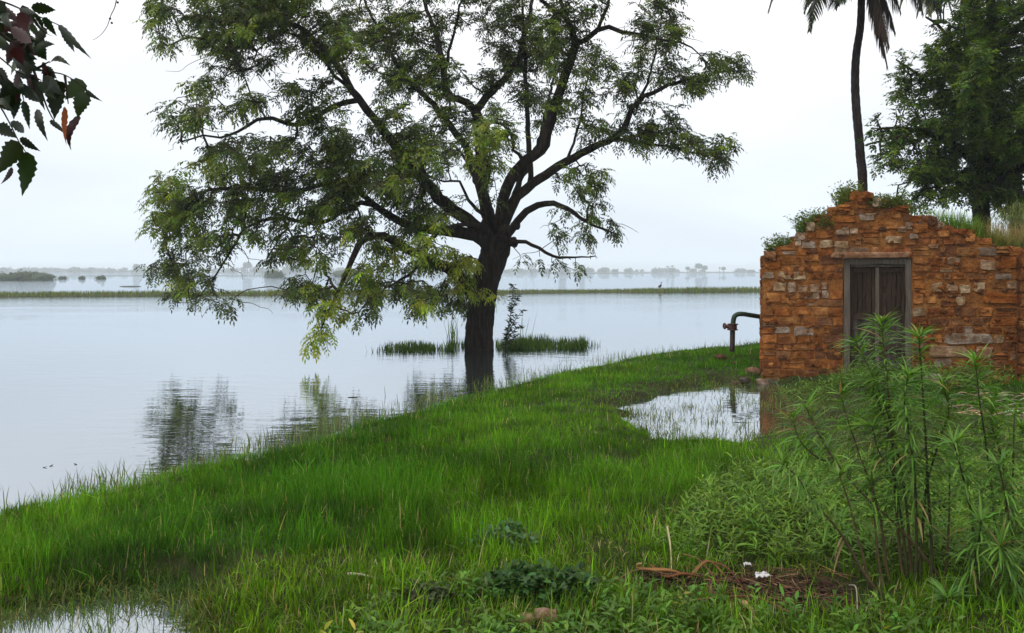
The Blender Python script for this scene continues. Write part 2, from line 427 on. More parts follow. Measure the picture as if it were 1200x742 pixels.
b = N(nt, 'ShaderNodeBump', Distance=WAVE); nt.links.new(s.outputs[0], b.inputs['Height']); nt.links.new(am3.outputs[0], b.inputs['Strength'])
df = N(nt, 'ShaderNodeBsdfDiffuse'); df.inputs['Color'].default_value = (.05, .058, .052, 1)
gl = N(nt, 'ShaderNodeBsdfGlossy', Roughness=.015); gl.inputs['Color'].default_value = (.745, .79, .84, 1)
fr = N(nt, 'ShaderNodeFresnel', IOR=1.33); nt.links.new(b.outputs[0], fr.inputs['Normal']); nt.links.new(b.outputs[0], gl.inputs['Normal'])
frm = N(nt, 'ShaderNodeMapRange', From_Min=.02, From_Max=.75, To_Min=.62, To_Max=.97); nt.links.new(fr.outputs[0], frm.inputs[0])
ms = N(nt, 'ShaderNodeMixShader'); nt.links.new(frm.outputs[0], ms.inputs[0]); nt.links.new(df.outputs[0], ms.inputs[1]); nt.links.new(gl.outputs[0], ms.inputs[2])
nt.links.new(ms.outputs[0], out.inputs[0])
M_WATER = m
mb = MB()
mb.add([(-2200, -40, 0), (2200, -40, 0), (2200, 2000, 0), (-2200, 2000, 0)], [(0, 1, 2, 3)])
lake = tag(mb.build('lake', M_WATER, smooth=False), kind='structure')

# ================================================================== low green embankment across the lake
E0, E1 = np.array([-230., 7.]), np.array([170., 108.])
E0 = np.array([-35.3, 55.5]) + (np.array([21.6, 70.]) - np.array([-35.3, 55.5])) * -4.
E1 = np.array([-35.3, 55.5]) + (np.array([21.6, 70.]) - np.array([-35.3, 55.5])) * 5.
ed = (E1 - E0) / np.linalg.norm(E1 - E0); en = np.array([-ed[1], ed[0]])
Lb = np.linalg.norm(E1 - E0)
ts = np.linspace(0, Lb, 260); ws = np.linspace(-1.6, 1.6, 9)
TT, WW = np.meshgrid(ts, ws, indexing='ij')
hh = .16 * (1 - (WW / 1.6) ** 2) - .03 + .05 * (vnoise(TT * .6, WW * 2) - .5)
pos = E0 + TT[..., None] * ed + (WW + .7 * (fbm(TT * .08, TT * 0, 2) - .5))[..., None] * en
mb = MB(); i = np.arange(259)[:, None] * 9; j = np.arange(8)[None]; a = i + j
mb.add(np.concatenate([pos, hh[..., None]], -1).reshape(-1, 3), np.stack([a, a + 9, a + 10, a + 1], -1).reshape(-1, 4), None, (.09, .09, .04))
tag(mb.build('embankment', M_SOIL), kind='structure')
n = 60000
t = rng.uniform(.1 * Lb, .75 * Lb, n); w = rng.normal(-.3, .75, n)
keep = fbm(t * .15, w * .7 + 3, 3) > .2
t, w = t[keep], w[keep]; n = len(t)
xy = E0 + t[:, None] * ed + w[:, None] * en
mb = MB()
hgt = .33 * (.6 + .8 * fbm(t * .09, t * 0 + 1, 3)) * rng.uniform(.6, 1.25, n)
blades(mb, np.c_[xy, np.full(n, .02)], rdir(n, .8, 2.5) + [0, 0, 1.2], hgt, .045, .6, vary((.115, .155, .035), n, .25, .2), 2, (1, .7))
tag(mb.build('embankment_grass', M_GRASS), kind='stuff')
# ================================================================== ruined stone house
HYF = 12.5                                     # distance of its front wall
SP = HYF / F                                   # metres per photo pixel there
def hx(px): return (px - CX) * SP
def hz(py): return H0 + (HY - py) * SP
HX0, HX1, ZB = hx(893), hx(1262), -.12
OUT = [(893, 303), (906, 297), (918, 292), (926, 283), (935, 276), (946, 270), (950, 262), (958, 259), (965, 251), (976, 247), (985, 243),
       (994, 238), (1000, 229), (1008, 225), (1016, 226), (1022, 233), (1040, 237), (1055, 242), (1064, 248), (1078, 254), (1092, 257),
       (1100, 262), (1112, 266), (1130, 269), (1150, 277), (1160, 287), (1180, 292), (1200, 296), (1262, 300)]
ox = np.array([p[0] for p in OUT], float); oy = np.array([p[1] for p in OUT], float)
def top_at(px): return np.interp(px, ox, oy)
HANG = math.radians(17.6)                      # the front is turned: its right end comes nearer
_hc, _hs = math.cos(HANG), math.sin(HANG)
def house_world(V):
    V = np.asarray(V, float)
    k = V[..., 0] / HYF
    u = (k * HYF - HX0) / (_hc + k * _hs)
    s = (HYF - u * _hs) / HYF
    d = V[..., 1] - HYF
    return np.stack([HX0 + u * _hc + d * _hs, HYF - u * _hs + d * _hc, H0 + (V[..., 2] - H0) * s], -1)
def house_uv(x, y):
    dx, dy = x - HX0, y - HYF
    return dx * _hc - dy * _hs, dx * _hs + dy * _hc
WARP.append(1)
house = thing('ruined_house', 'roofless orange rubble stone house with a gabled front wall and old timber door', 'house', (hx(1040), HYF, 0))

def slab(mb, px0, px1, pyb, topf, y0, y1, col, step=8):
    """a slice of wall between two photo columns, from row pyb up to the ragged top"""
    xs = np.arange(px0, px1, step).tolist() + [px1]
    V = []
    for x in xs:
        zt = hz(topf(x)); zb = hz(pyb) if pyb is not None else ZB
        V += [(hx(x), y0, zb), (hx(x), y0, zt), (hx(x), y1, zb), (hx(x), y1, zt)]
    Q = []
    for k in range(len(xs) - 1):
        a = 4 * k; b = a + 4
        Q += [(a, b, b + 1, a + 1), (b + 2, a + 2, a + 3, b + 3), (a + 1, b + 1, b + 3, a + 3), (a, a + 2, b + 2, b)]
    e = 4 * (len(xs) - 1)
    Q += [(0, 1, 3, 2), (e, e + 2, e + 3, e + 1)]
    mb.add(V, Q, None, col)

MUD = (.22, .088, .034)
DX0, DX1, DYT = 988, 1069, 303                 # door opening in photo pixels
wall = MB()
tf = lambda x: top_at(x) + 2.
slab(wall, 893.6, DX0, None, tf, HYF + .004, HYF + .5, MUD)
slab(wall, DX1, 1262, None, tf, HYF + .004, HYF + .5, MUD)
slab(wall, DX0, DX1, DYT, tf, HYF + .004, HYF + .5, MUD)

ORANGE = [(.38, .15, .040), (.32, .122, .034), (.27, .10, .032), (.25, .090, .028), (.34, .135, .036), (.38, .18, .06), (.34, .145, .045), (.29, .14, .06), (.36, .13, .03), (.19, .085, .04)]
PALE = [(.50, .37, .23), (.45, .31, .20), (.40, .30, .22), (.36, .29, .23)]
def stone(mb, c, ou, ov, on, hw, hh, prot, col, seed, corners=None):
    """one squared rubble block seen from its face: a bulged grid with ragged edges"""
    n = 7; u = np.linspace(-1, 1, n); U, W = np.meshgrid(u, u)
    rag = .2
    au = np.array([1 + rag * (mnoise.noise(Vector((seed * 1.7, w * 1.6, 3)))) for w in u])
    aw = np.array([1 + rag * (mnoise.noise(Vector((w * 1.6, seed * 2.3, 8)))) for w in u])
    cu = np.sign(U) * np.abs(U) ** .55; cw = np.sign(W) * np.abs(W) ** .55
    rr = np.maximum(np.abs(U), np.abs(W)); rd = np.hypot(U, W) / 1.414
    shr = 1 - .07 * np.clip(rd - .72, 0, 1) / .28           # rounded corners
    sk = rng.normal(0, .085, 4)
    x = cu * hw * au[:, None] * shr * (1 + sk[0] * W) + sk[1] * hw * W
    y = cw * hh * aw[None, :] * shr * (1 + sk[2] * U) + sk[3] * hh * U
    d = prot * (1 - rr ** 14) + (prot * .25 + .009) * np.array([[mnoise.noise(Vector((a * 1.7, b * 1.7, seed * 5.1))) for a in u] for b in u]) * (rr < .9)
    d = np.where(rr > .98, -.022, d)
    V = c + x[..., None] * ou + y[..., None] * ov + d[..., None] * on
    i = np.arange(n - 1)[:, None] * n; j = np.arange(n - 1)[None]; a = i + j
    mb.add(V.reshape(-1, 3), np.stack([a, a + 1, a + 1 + n, a + n], -1).reshape(-1, 4), None, col)

UX, UZ, NF = np.array([1., 0, 0]), np.array([0, 0, 1.]), np.array([0, -1., 0])
pick = lambda l: np.clip(np.array(l[rng.integers(len(l))]) * math.exp(rng.normal(.0, .2)), .01, .8)
# stones one can tell apart in the photograph: centre, width, height in pixels, colour
MARK = [(919, 323, 16, 11, 0), (937, 323, 16, 11, 0), (914, 336, 16, 12, 0), (928, 337, 10, 13, 2), (941, 339, 12, 9, 1), (955, 338, 12, 10, 1), (966, 335, 7, 9, 1),
        (942, 388, 24, 13, 3), (968, 286, 17, 10, 0), (986, 287, 18, 9, 0), (948, 287, 19, 9, 3), (938, 277, 13, 10, 2), (987, 271, 18, 10, 2), (1016, 255, 20, 8, 3),
        (1047, 281, 22, 9, 0), (1001, 271, 11, 8, 1), (1098, 337, 14, 12, 0), (1116, 337, 13, 9, 1), (1131, 339, 14, 11, 0), (1148, 337, 14, 12, 0), (1126, 353, 11, 12, 0),
        (1158, 311, 20, 13, 1), (1135, 397, 60, 14, 3), (1112, 412, 52, 16, 1), (1153, 413, 22, 14, 1), (1057, 269, 11, 7, 3), (1071, 277, 10, 7, 3), (1094, 289, 12, 5, 1),
        (1183, 308, 23, 15, 'o'), (1079, 268, 18, 11, 'p'), (1012, 231, 17, 12, 'p'), (1050, 250, 13, 13, 'p'), (907, 349, 20, 12, 'p'), (920, 350, 12, 13, 'p'),
        (908, 311, 16, 9, 'o'), (954, 302, 12, 9, 'p'), (1137, 279, 13, 10, 'p'), (1106, 274, 14, 8, 'p'), (1076, 350, 13, 14, 'p'), (1091, 350, 15, 13, 'p'), (1175, 350, 50, 13, 'o')]
stones = MB()
taken = []
for k, (px, py, w, h, c) in enumerate(MARK):
    col = np.array(PALE[c]) * .95 if isinstance(c, int) else np.array((.46, .20, .06) if c == 'p' else (.42, .15, .03))
    stone(stones, np.array([hx(px), HYF, hz(py)]), UX, UZ, NF, w * SP * .5, h * SP * .5, .020, col, k + .3)
    taken.append((px, py, w, h))
def free(px, py, w, h):
    for (a, b, c, d) in taken:
        if abs(px - a) < (w * .30 + c * .36) and abs(py - b) < (h * .30 + d * .34): return False
    return True
py = 452.; row = 0
while py > 226:
    h = rng.uniform(7.5, 13.5) if py > 300 else rng.uniform(7, 11)
    cy = py - h / 2
    px = 893. - (0 if row % 2 else 0)
    while px < 1258:
        w = rng.uniform(.8, 2.3) * h if rng.random() < .85 else rng.uniform(2.2, 3.4) * h
        if px == 893.: w = rng.uniform(13, 24)
        if abs(px - DX1) < 1: w = rng.uniform(14, 26)
        e = px + w
        if cy > DYT - 2 and px < DX0 and e > DX0 - 7: e = DX0; w = e - px
        if cy > DYT - 2 and DX0 <= px < DX1: px = DX1; continue
        cxp = px + w / 2
        mar = (py - h * .62) > top_at(np.clip(cxp, 893, 1262)) - 1
        if mar and w > 4:
            vy = cy + rng.normal(0, .6)
            hh_ = h * rng.uniform(.84, 1.0)
            if free(cxp, vy, w, hh_):
                smear = fbm(np.array(cxp * .018), np.array(cy * .03), 2)     # some areas keep their mud render
                pr = .004 + .020 * rng.random() * (1.3 - 1.5 * smear)
                c = pick(ORANGE)
                if rng.random() < .10: c = pick(PALE) * .8
                if cy > 428: c = c * .62
                if rng.random() < .16:
                    stone(stones, np.array([hx(cxp), HYF, hz(vy + hh_ * .26)]), UX, UZ, NF, w * SP * .47, hh_ * SP * .22, pr, c, rng.random() * 99)
                    stone(stones, np.array([hx(cxp), HYF, hz(vy - hh_ * .24)]), UX, UZ, NF, w * SP * .47, hh_ * SP * .22, pr, pick(ORANGE), rng.random() * 99)
                else:
                    stone(stones, np.array([hx(cxp), HYF, hz(vy)]), UX, UZ, NF, w * SP * .50, hh_ * SP * .515, pr, c, rng.random() * 99)
        px = e
    py -= h; row += 1
# ragged coping stones along the broken top
x = 896.
while x < 1200:
    w = rng.uniform(8, 19); t = top_at(x + w / 2)
    slope = (top_at(x + w) - top_at(x)) / w
    for dep in (0., .22):
        if rng.random() < .85:
            c = pick(ORANGE) if rng.random() < .72 else pick(PALE)
            rock(stones, (hx(x + w / 2), HYF + .10 + dep + rng.uniform(-.03, .03), hz(t + 2.5 + rng.uniform(-1.5, 2))), (w * SP * .55, rng.uniform(.10, .16), rng.uniform(3.2, 6.) * SP), c * .9, rng.random() * 50, 2, .34, .8)
    x += w * .9
# small chinking stones
for k in range(260):
    px, py = rng.uniform(896, 1255), rng.uniform(262, 440)
    if py < top_at(px) + 6 or (DX0 - 4 < px < DX1 + 4 and py > DYT - 12): continue
    r = rng.uniform(1.2, 3.2)
    rock(stones, (hx(px), HYF + .0, hz(py)), (r * SP * rng.uniform(1, 1.9), .03, r * SP), pick(ORANGE) * rng.uniform(.6, 1.1), k, 1, .3)
# stones of the left side wall, facing the lake
NL, UY = np.array([-1., 0, 0]), np.array([0, 1., 0])
z = ZB; 
while z < hz(303) - .05:
    h = rng.uniform(.11, .2); yy = HYF + .0
    while yy < HYF + 3.6:
        w = rng.uniform(.14, .4)
        stone(stones, np.array([HX0 + .008, yy + w / 2, z + h / 2]), -UY, UZ, NL, w * .48, h * .48, .02 + .03 * rng.random(), pick(ORANGE), rng.random() * 99)
        yy += w
    z += h
wall.build('front_wall', M_MUD, house, smooth=False)
so_ = stones.build('wall_stones', M_STONE, house, smooth=False)
side = MB()
box(side, HX0 + .012, HX0 + .45, HYF + .502, HYF + 3.6, ZB, hz(305), MUD)
box(side, HX0 + .452, hx(1262), HYF + 3.2, HYF + 3.6, ZB, hz(308), MUD)
box(side, hx(1262) - .42, hx(1262), HYF + .502, HYF + 3.198, ZB, hz(308), MUD)
side.build('side_wall', M_MUD, house, smooth=False)
rf = MB()
box(rf, HX0 + .46, hx(1262) - .43, HYF + .51, HYF + 3.19, hz(312), hz(303), (.12, .08, .045))
rf.build('earth_roof', M_SOIL, house, smooth=False)
# projecting wall end at the right
bt = MB()
bx0, bx1 = hx(1191), hx(1262)
box(bt, bx0 + .02, bx1, HYF - .20, HYF + .012, ZB, hz(301), MUD)
z = ZB
while z < hz(303):
    h = rng.uniform(.12, .22)
    xx = bx0
    while xx < bx1:
        w = rng.uniform(.16, .36)
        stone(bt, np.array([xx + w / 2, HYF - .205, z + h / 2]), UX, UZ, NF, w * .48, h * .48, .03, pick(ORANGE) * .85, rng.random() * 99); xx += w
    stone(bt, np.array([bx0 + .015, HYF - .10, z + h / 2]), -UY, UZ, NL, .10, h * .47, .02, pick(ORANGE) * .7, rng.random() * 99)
    z += h
bt.build('buttress', M_STONE, house, smooth=False)
# lintel slab of pinkish stone
li = MB()
for px, py, w, h in ((1025, 299.2, 84, 8.5), (981, 299.5, 15, 6.5)):
    stone(li, np.array([hx(px), HYF - .015, hz(py)]), UX, UZ, NF, w * SP * .5, h * SP * .5, .05, (.40, .24, .15), px)
    box(li, hx(px - w * .45), hx(px + w * .45), HYF - .012, HYF + .014, hz(py + h * .42), hz(py - h * .42), (.30, .17, .10))
li.build('lintel', M_STONE, house)
# door: timber frame and two leaves
GREY, DARKW = (.150, .122, .100), (.050, .032, .022)
YD = HYF + .07
DB = 443.
door = MB()
def plank(mb, px0, px1, py0, py1, y0, y1, col, n=7, jit=.004):
    """an old board: slightly wavy edges and face"""
    x0, x1, z0, z1 = hx(px0), hx(px1), hz(py1), hz(py0)
    vert = (z1 - z0) > (x1 - x0)
    V = []
    for k in range(n):
        t = k / (n - 1)
        j = rng.normal(0, jit, 4)
        if vert:
            z = z0 + (z1 - z0) * t; V += [(x0 + j[0], y0 + j[2], z), (x1 + j[1], y0 + j[3], z), (x1 + j[1], y1, z), (x0 + j[0], y1, z)]
        else:
            x = x0 + (x1 - x0) * t; V += [(x, y0 + j[2], z1 + j[0]), (x, y0 + j[3], z0 + j[1]), (x, y1, z0 + j[1]), (x, y1, z1 + j[0])]
    Q = []
    for k in range(n - 1):
        a = 4 * k
        for s in range(4): Q.append((a + s, a + (s + 1) % 4, a + 4 + (s + 1) % 4, a + 4 + s))
    Q += [(3, 2, 1, 0), (4 * n - 4, 4 * n - 3, 4 * n - 2, 4 * n - 1)]
    mb.add(V, Q, None, col)
box(door, hx(989), hx(1068), YD + .075, YD + .095, hz(DB), hz(304), (.03, .022, .018))
dr = door.build('door', M_WOOD, house, smooth=False)
fr_ = MB()
plank(fr_, 988.5, 996, 304, DB, YD - .05, YD + .07, GREY)
plank(fr_, 1061.5, 1068.5, 304, DB, YD - .05, YD + .07, GREY)
plank(fr_, 996.2, 1061.3, 303.8, 309.6, YD - .048, YD + .07, GREY)
plank(fr_, 996.2, 1061.3, 309.9, 313, YD - .02, YD + .07, np.array(GREY) * .7)
fo = fr_.build('door_frame', M_WOOD, dr, smooth=False); fo['label'] = 'pale grey weathered timber frame'
for lx0, lx1 in ((997, 1026), (1030.5, 1061)):
    lf = MB()
    w = (lx1 - lx0)
    plank(lf, lx0, lx0 + 3.6, 313.5, DB - 2, YD + .01, YD + .05, np.array(DARKW) * 1.1)
    plank(lf, lx1 - 3.6, lx1, 313.5, DB - 2, YD + .01, YD + .05, np.array(DARKW) * 1.1)
    for (a, b) in ((314, 319), (368, 375), (405, 411), (DB - 9, DB - 3)):
        plank(lf, lx0 + 3.8, lx1 - 3.8, a, b, YD + .014, YD + .05, np.array(DARKW) * 1.2)
    nb = 4
    for k in range(nb):
        a = lx0 + 3.8 + (w - 7.6) * k / nb; b = lx0 + 3.8 + (w - 7.6) * (k + 1) / nb - .35
        plank(lf, a, b, 319.3, 367.7, YD + .03, YD + .06, np.array(DARKW) * rng.uniform(.75, 1.1))
        plank(lf, a, b, 375.3, 404.7, YD + .03, YD + .06, np.array(GREY) * rng.uniform(.33, .58))
        plank(lf, a, b, 411.3, DB - 9.3, YD + .03, YD + .06, np.array(GREY) * rng.uniform(.33, .58))
    lf.build('door_leaf', M_WOOD, dr, smooth=False)
ml = MB(); plank(ml, 1026.3, 1030.8, 313.4, DB - 2, YD - .012, YD + .05, np.array(GREY) * .95)
ml.build('meeting_stile', M_WOOD, dr, smooth=False)

WARP.clear()
# ------------------------------------------------------------------ water pipe with gate valve
PY = 14.6
bz = ground_z(np.array([P(859, 405, PY)[0]]), np.array([PY]))[0]
pp = thing('water_pipe', 'rusty iron standpipe with hand wheel valve and green bent pipe beside the house', 'pipe', (P(859, 405, PY)[0], PY, bz))
r = 3.0 * PY / F
q = lambda x, y, dy=0: P(x, y, PY + dy)
st = MB(); tube(st, catmull([q(858, 412), q(858.3, 400), q(858.5, 386)], .05), r, 10, (.06, .045, .04)); st.build('riser', M_METAL, pp)
gp = MB(); tube(gp, catmull([q(859, 381), q(859.3, 377), q(860.5, 371.5), q(864, 368.6), q(870, 368), q(880, 369.5, .1), (q(893, 371.5, .3)), q(915, 374, .5)], .03), r * .95, 10, (.022, .055, .034)); gp.build('bent_pipe', M_METAL, pp)['label'] = 'green painted bent pipe'
vb = MB()
tube(vb, [q(858.5, 387), q(858.5, 385.8)], r * 2.1, 12, (.07, .03, .022)); tube(vb, [q(858.8, 380.6), q(858.8, 379.4)], r * 2.1, 12, (.07, .03, .022))
rock(vb, q(858.4, 383.2), (r * 1.7, r * 1.6, r * 1.5), (.11, .045, .03), 2, 2, .1)
tube(vb, [q(858, 383), q(852.5, 382.6), q(850, 382.4)], [r * 1.2, r * .9, r * .45], 10, (.12, .05, .035))
vb.build('valve', M_METAL, pp)
wh = MB(); c = q(849.2, 382.2); an = np.linspace(0, 2 * math.pi, 15); R_ = 2.9 * PY / F
tube(wh, np.array([c + np.array([-.35 * math.cos(t) * R_ * .8, -math.cos(t) * R_ * .7 * 0 + math.cos(t) * R_, math.sin(t) * R_]) for t in an]) * 1., r * .32, 6, (.10, .04, .03))
for t in (0, 2.1, 4.2): tube(wh, [c, c + np.array([-.28 * math.cos(t) * R_, math.cos(t) * R_, math.sin(t) * R_])], r * .25, 5, (.10, .04, .03))
wh.build('hand_wheel', M_METAL, pp)
# ================================================================== trees
def limb_world(px_pts, y0, y1, base_bend=1.):
    """traced limb: (px, py) pairs get a distance running from y0 to y1"""
    pts = np.asarray(px_pts, float)
    s = np.r_[0, np.cumsum(np.hypot(*np.diff(pts, axis=0).T))]; t = (s / s[-1]) ** base_bend
    Y = y0 + (y1 - y0) * t
    return np.array([P(x, y, d) for (x, y), d in zip(pts, Y)])

def branch_tree(limbs, blobs, YC, rngk, mult, sy, leaf, droop_twig=.25):
    """limbs: list of (world pts, radii m). blobs: (px,py,rx,ry,density,kind). Returns limb meshes' data, twig edges, leaf bases"""
    nodes = []; nrad = []; npar = []
    for pts, rad in limbs:
        nodes.append(pts); nrad.append(rad)
    NP = np.concatenate(nodes); NR = np.concatenate(nrad)
    lx, ly = proj(NP)
    nl = len(NP)
    tips = []; kinds = []
    for (bx, by, rx, ry, den, kd) in blobs:
        n = max(1, int(rx * ry * math.pi * den * mult + rngk.random()))
        cl = rngk.normal(0, .55, (max(1, n // 7 + 1), 2)); cl = cl / np.maximum(1, np.hypot(cl[:, :1], cl[:, 1:]))
        r = np.sqrt(rngk.random(n)) ; a = rngk.random(n) * 2 * math.pi
        x = bx + r * rx * np.cos(a) * 1.05; y = by + r * ry * np.sin(a) * 1.05
        if n > 6:                                            # leaves gather in sprays with gaps between
            ci = rngk.integers(0, len(cl), n); kk = rngk.random(n) < .72
            x = np.where(kk, bx + cl[ci, 0] * rx + rngk.normal(0, 5.5, n), x); y = np.where(kk, by + cl[ci, 1] * ry + np.abs(rngk.normal(0, 7, n)) - 3, y)
        off = rngk.normal(0, sy * .7)
        for k in range(n):
            i = np.argmin((lx - x[k]) ** 2 + (ly - y[k]) ** 2 + rngk.normal(0, 60, nl))
            dpx = math.hypot(lx[i] - x[k], ly[i] - y[k])
            Yk = NP[i, 1] + (off + rngk.normal(0, sy)) * min(1., .35 + dpx / 60.)
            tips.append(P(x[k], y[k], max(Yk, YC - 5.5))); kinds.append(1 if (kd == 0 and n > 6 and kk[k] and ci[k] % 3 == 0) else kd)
    tips = np.array(tips); kinds = np.array(kinds)
    d0 = np.array([np.min(((NP - t) ** 2).sum(1)) for t in tips])
    order = np.argsort(d0)
    cap = nl + len(tips) * 5 + 10
    A = np.zeros((cap, 3)); A[:nl] = NP
    par = np.full(cap, -1); m = nl
    thick = np.full(cap, 0.); thick[:nl] = NR
    leafat = []
    for o in order:
        t = tips[o]
        d2 = ((A[:m] - t) ** 2).sum(1)
        i = int(np.argmin(d2)); p = A[i]
        L = math.sqrt(d2[i])
        if L < .06:
            leafat.append((i, kinds[o])); continue
        k = int(min(5, max(1, round(L / .22))))
        perp = rngk.normal(0, 1, 3) * L * .10
        prev = i
        for s in range(1, k + 1):
            u = s / k
            q = p * (1 - u) + t * u + perp * math.sin(math.pi * u) + np.array([0, 0, droop_twig * L * math.sin(math.pi * u) * .6]) + (rngk.normal(0, .025, 3) if s < k else 0)
            A[m] = q; par[m] = prev; prev = m; m += 1
            if s >= k - 1: leafat.append((prev, kinds[o]))
    A = A[:m]; par = par[:m]
    w = np.zeros(m)
    for o, _ in leafat: w[o] += 1
    for k in range(m - 1, nl - 1, -1): w[par[k]] += w[k]
    rad = np.zeros(m); e = np.arange(nl, m)
    rad[e] = .0058 * np.maximum(w[e], 1) ** .42
    pr = np.where(par[e] < nl, np.minimum(thick[par[e]] * .8, rad[e] * 1.25), rad[par[e]])
    return A, par, e, rad, np.maximum(pr, rad[e]), leafat

def pinnate(mb, pos, out, kinds, cols, per, K, Lr, Ll, Wl, rngk, drp=.55):
    """compound leaves: leaflets in pairs along a drooping midrib"""
    n = len(pos) * per
    base = np.repeat(pos, per, 0) + rngk.normal(0, .03, (n, 3)); kd = np.repeat(kinds, per)
    d = norm(np.repeat(out, per, 0) * .5 + rdir(n, -.8, .6))
    L = Lr * rngk.uniform(.7, 1.2, n)
    side = norm(np.cross(d, np.array([0, 0, 1.])) + 1e-6)
    col = np.zeros((n, 3))
    for kk, (c, am) in cols.items():
        s = kd == kk; col[s] = vary(c, s.sum(), am, .14)
    c = base + d * (L * .15)[:, None]; dd = d.copy()
    for k in range(K + 1):
        f = .9 + .2 * rngk.random(n)
        if k < K:
            for sg in (-1, 1):
                ld = norm(dd * .55 + side * sg * .8 + np.array([0, 0, -.28]) + rngk.normal(0, .15, (n, 3)))
                kites(mb, c, ld, dd + rngk.normal(0, .2, (n, 3)), Ll * f * (1 - .35 * abs(k / K - .4)), Wl * f, col)
        else:
            kites(mb, c, dd, side, Ll * f, Wl * f, col)
        c = c + dd * (L / (K + 1))[:, None]
        dd = norm(dd + np.array([0, 0, -drp / K]))

def outward(pos, c):
    return norm(pos - np.asarray(c))

# ------------------------------------------------------------------ the big neem tree in the water
TY = 17.5
S_ = TY / F
T_ROOT = P(564, 410, TY); T_ROOT[2] = 0.
tree = thing('neem_tree', 'large spreading feathery leaved tree standing in the shallow water with a dark leaning trunk', 'tree', T_ROOT)
def L_(px, r0, r1, y0, y1, bend=1.):
    w = catmull(np.c_[limb_world(px, y0, y1, bend)], .16)
    r = np.linspace(r0, r1, len(w)) * S_ * (.78 if r0 > 5.5 else .70)
    w[1:-1] += rng.normal(0, .012, (len(w) - 2, 3))
    return w, r
trunk_px = [(563, 436), (563, 412), (562, 385), (563, 360), (569, 335), (575, 312), (579, 292), (578, 276), (576, 262)]
trunk_r = [20, 17.2, 16.2, 16, 15.6, 15.8, 17, 17, 12]
tw = catmull(np.c_[np.array([P(x, y, TY) for x, y in trunk_px]), np.array(trunk_r)[:, None] * S_], .07)
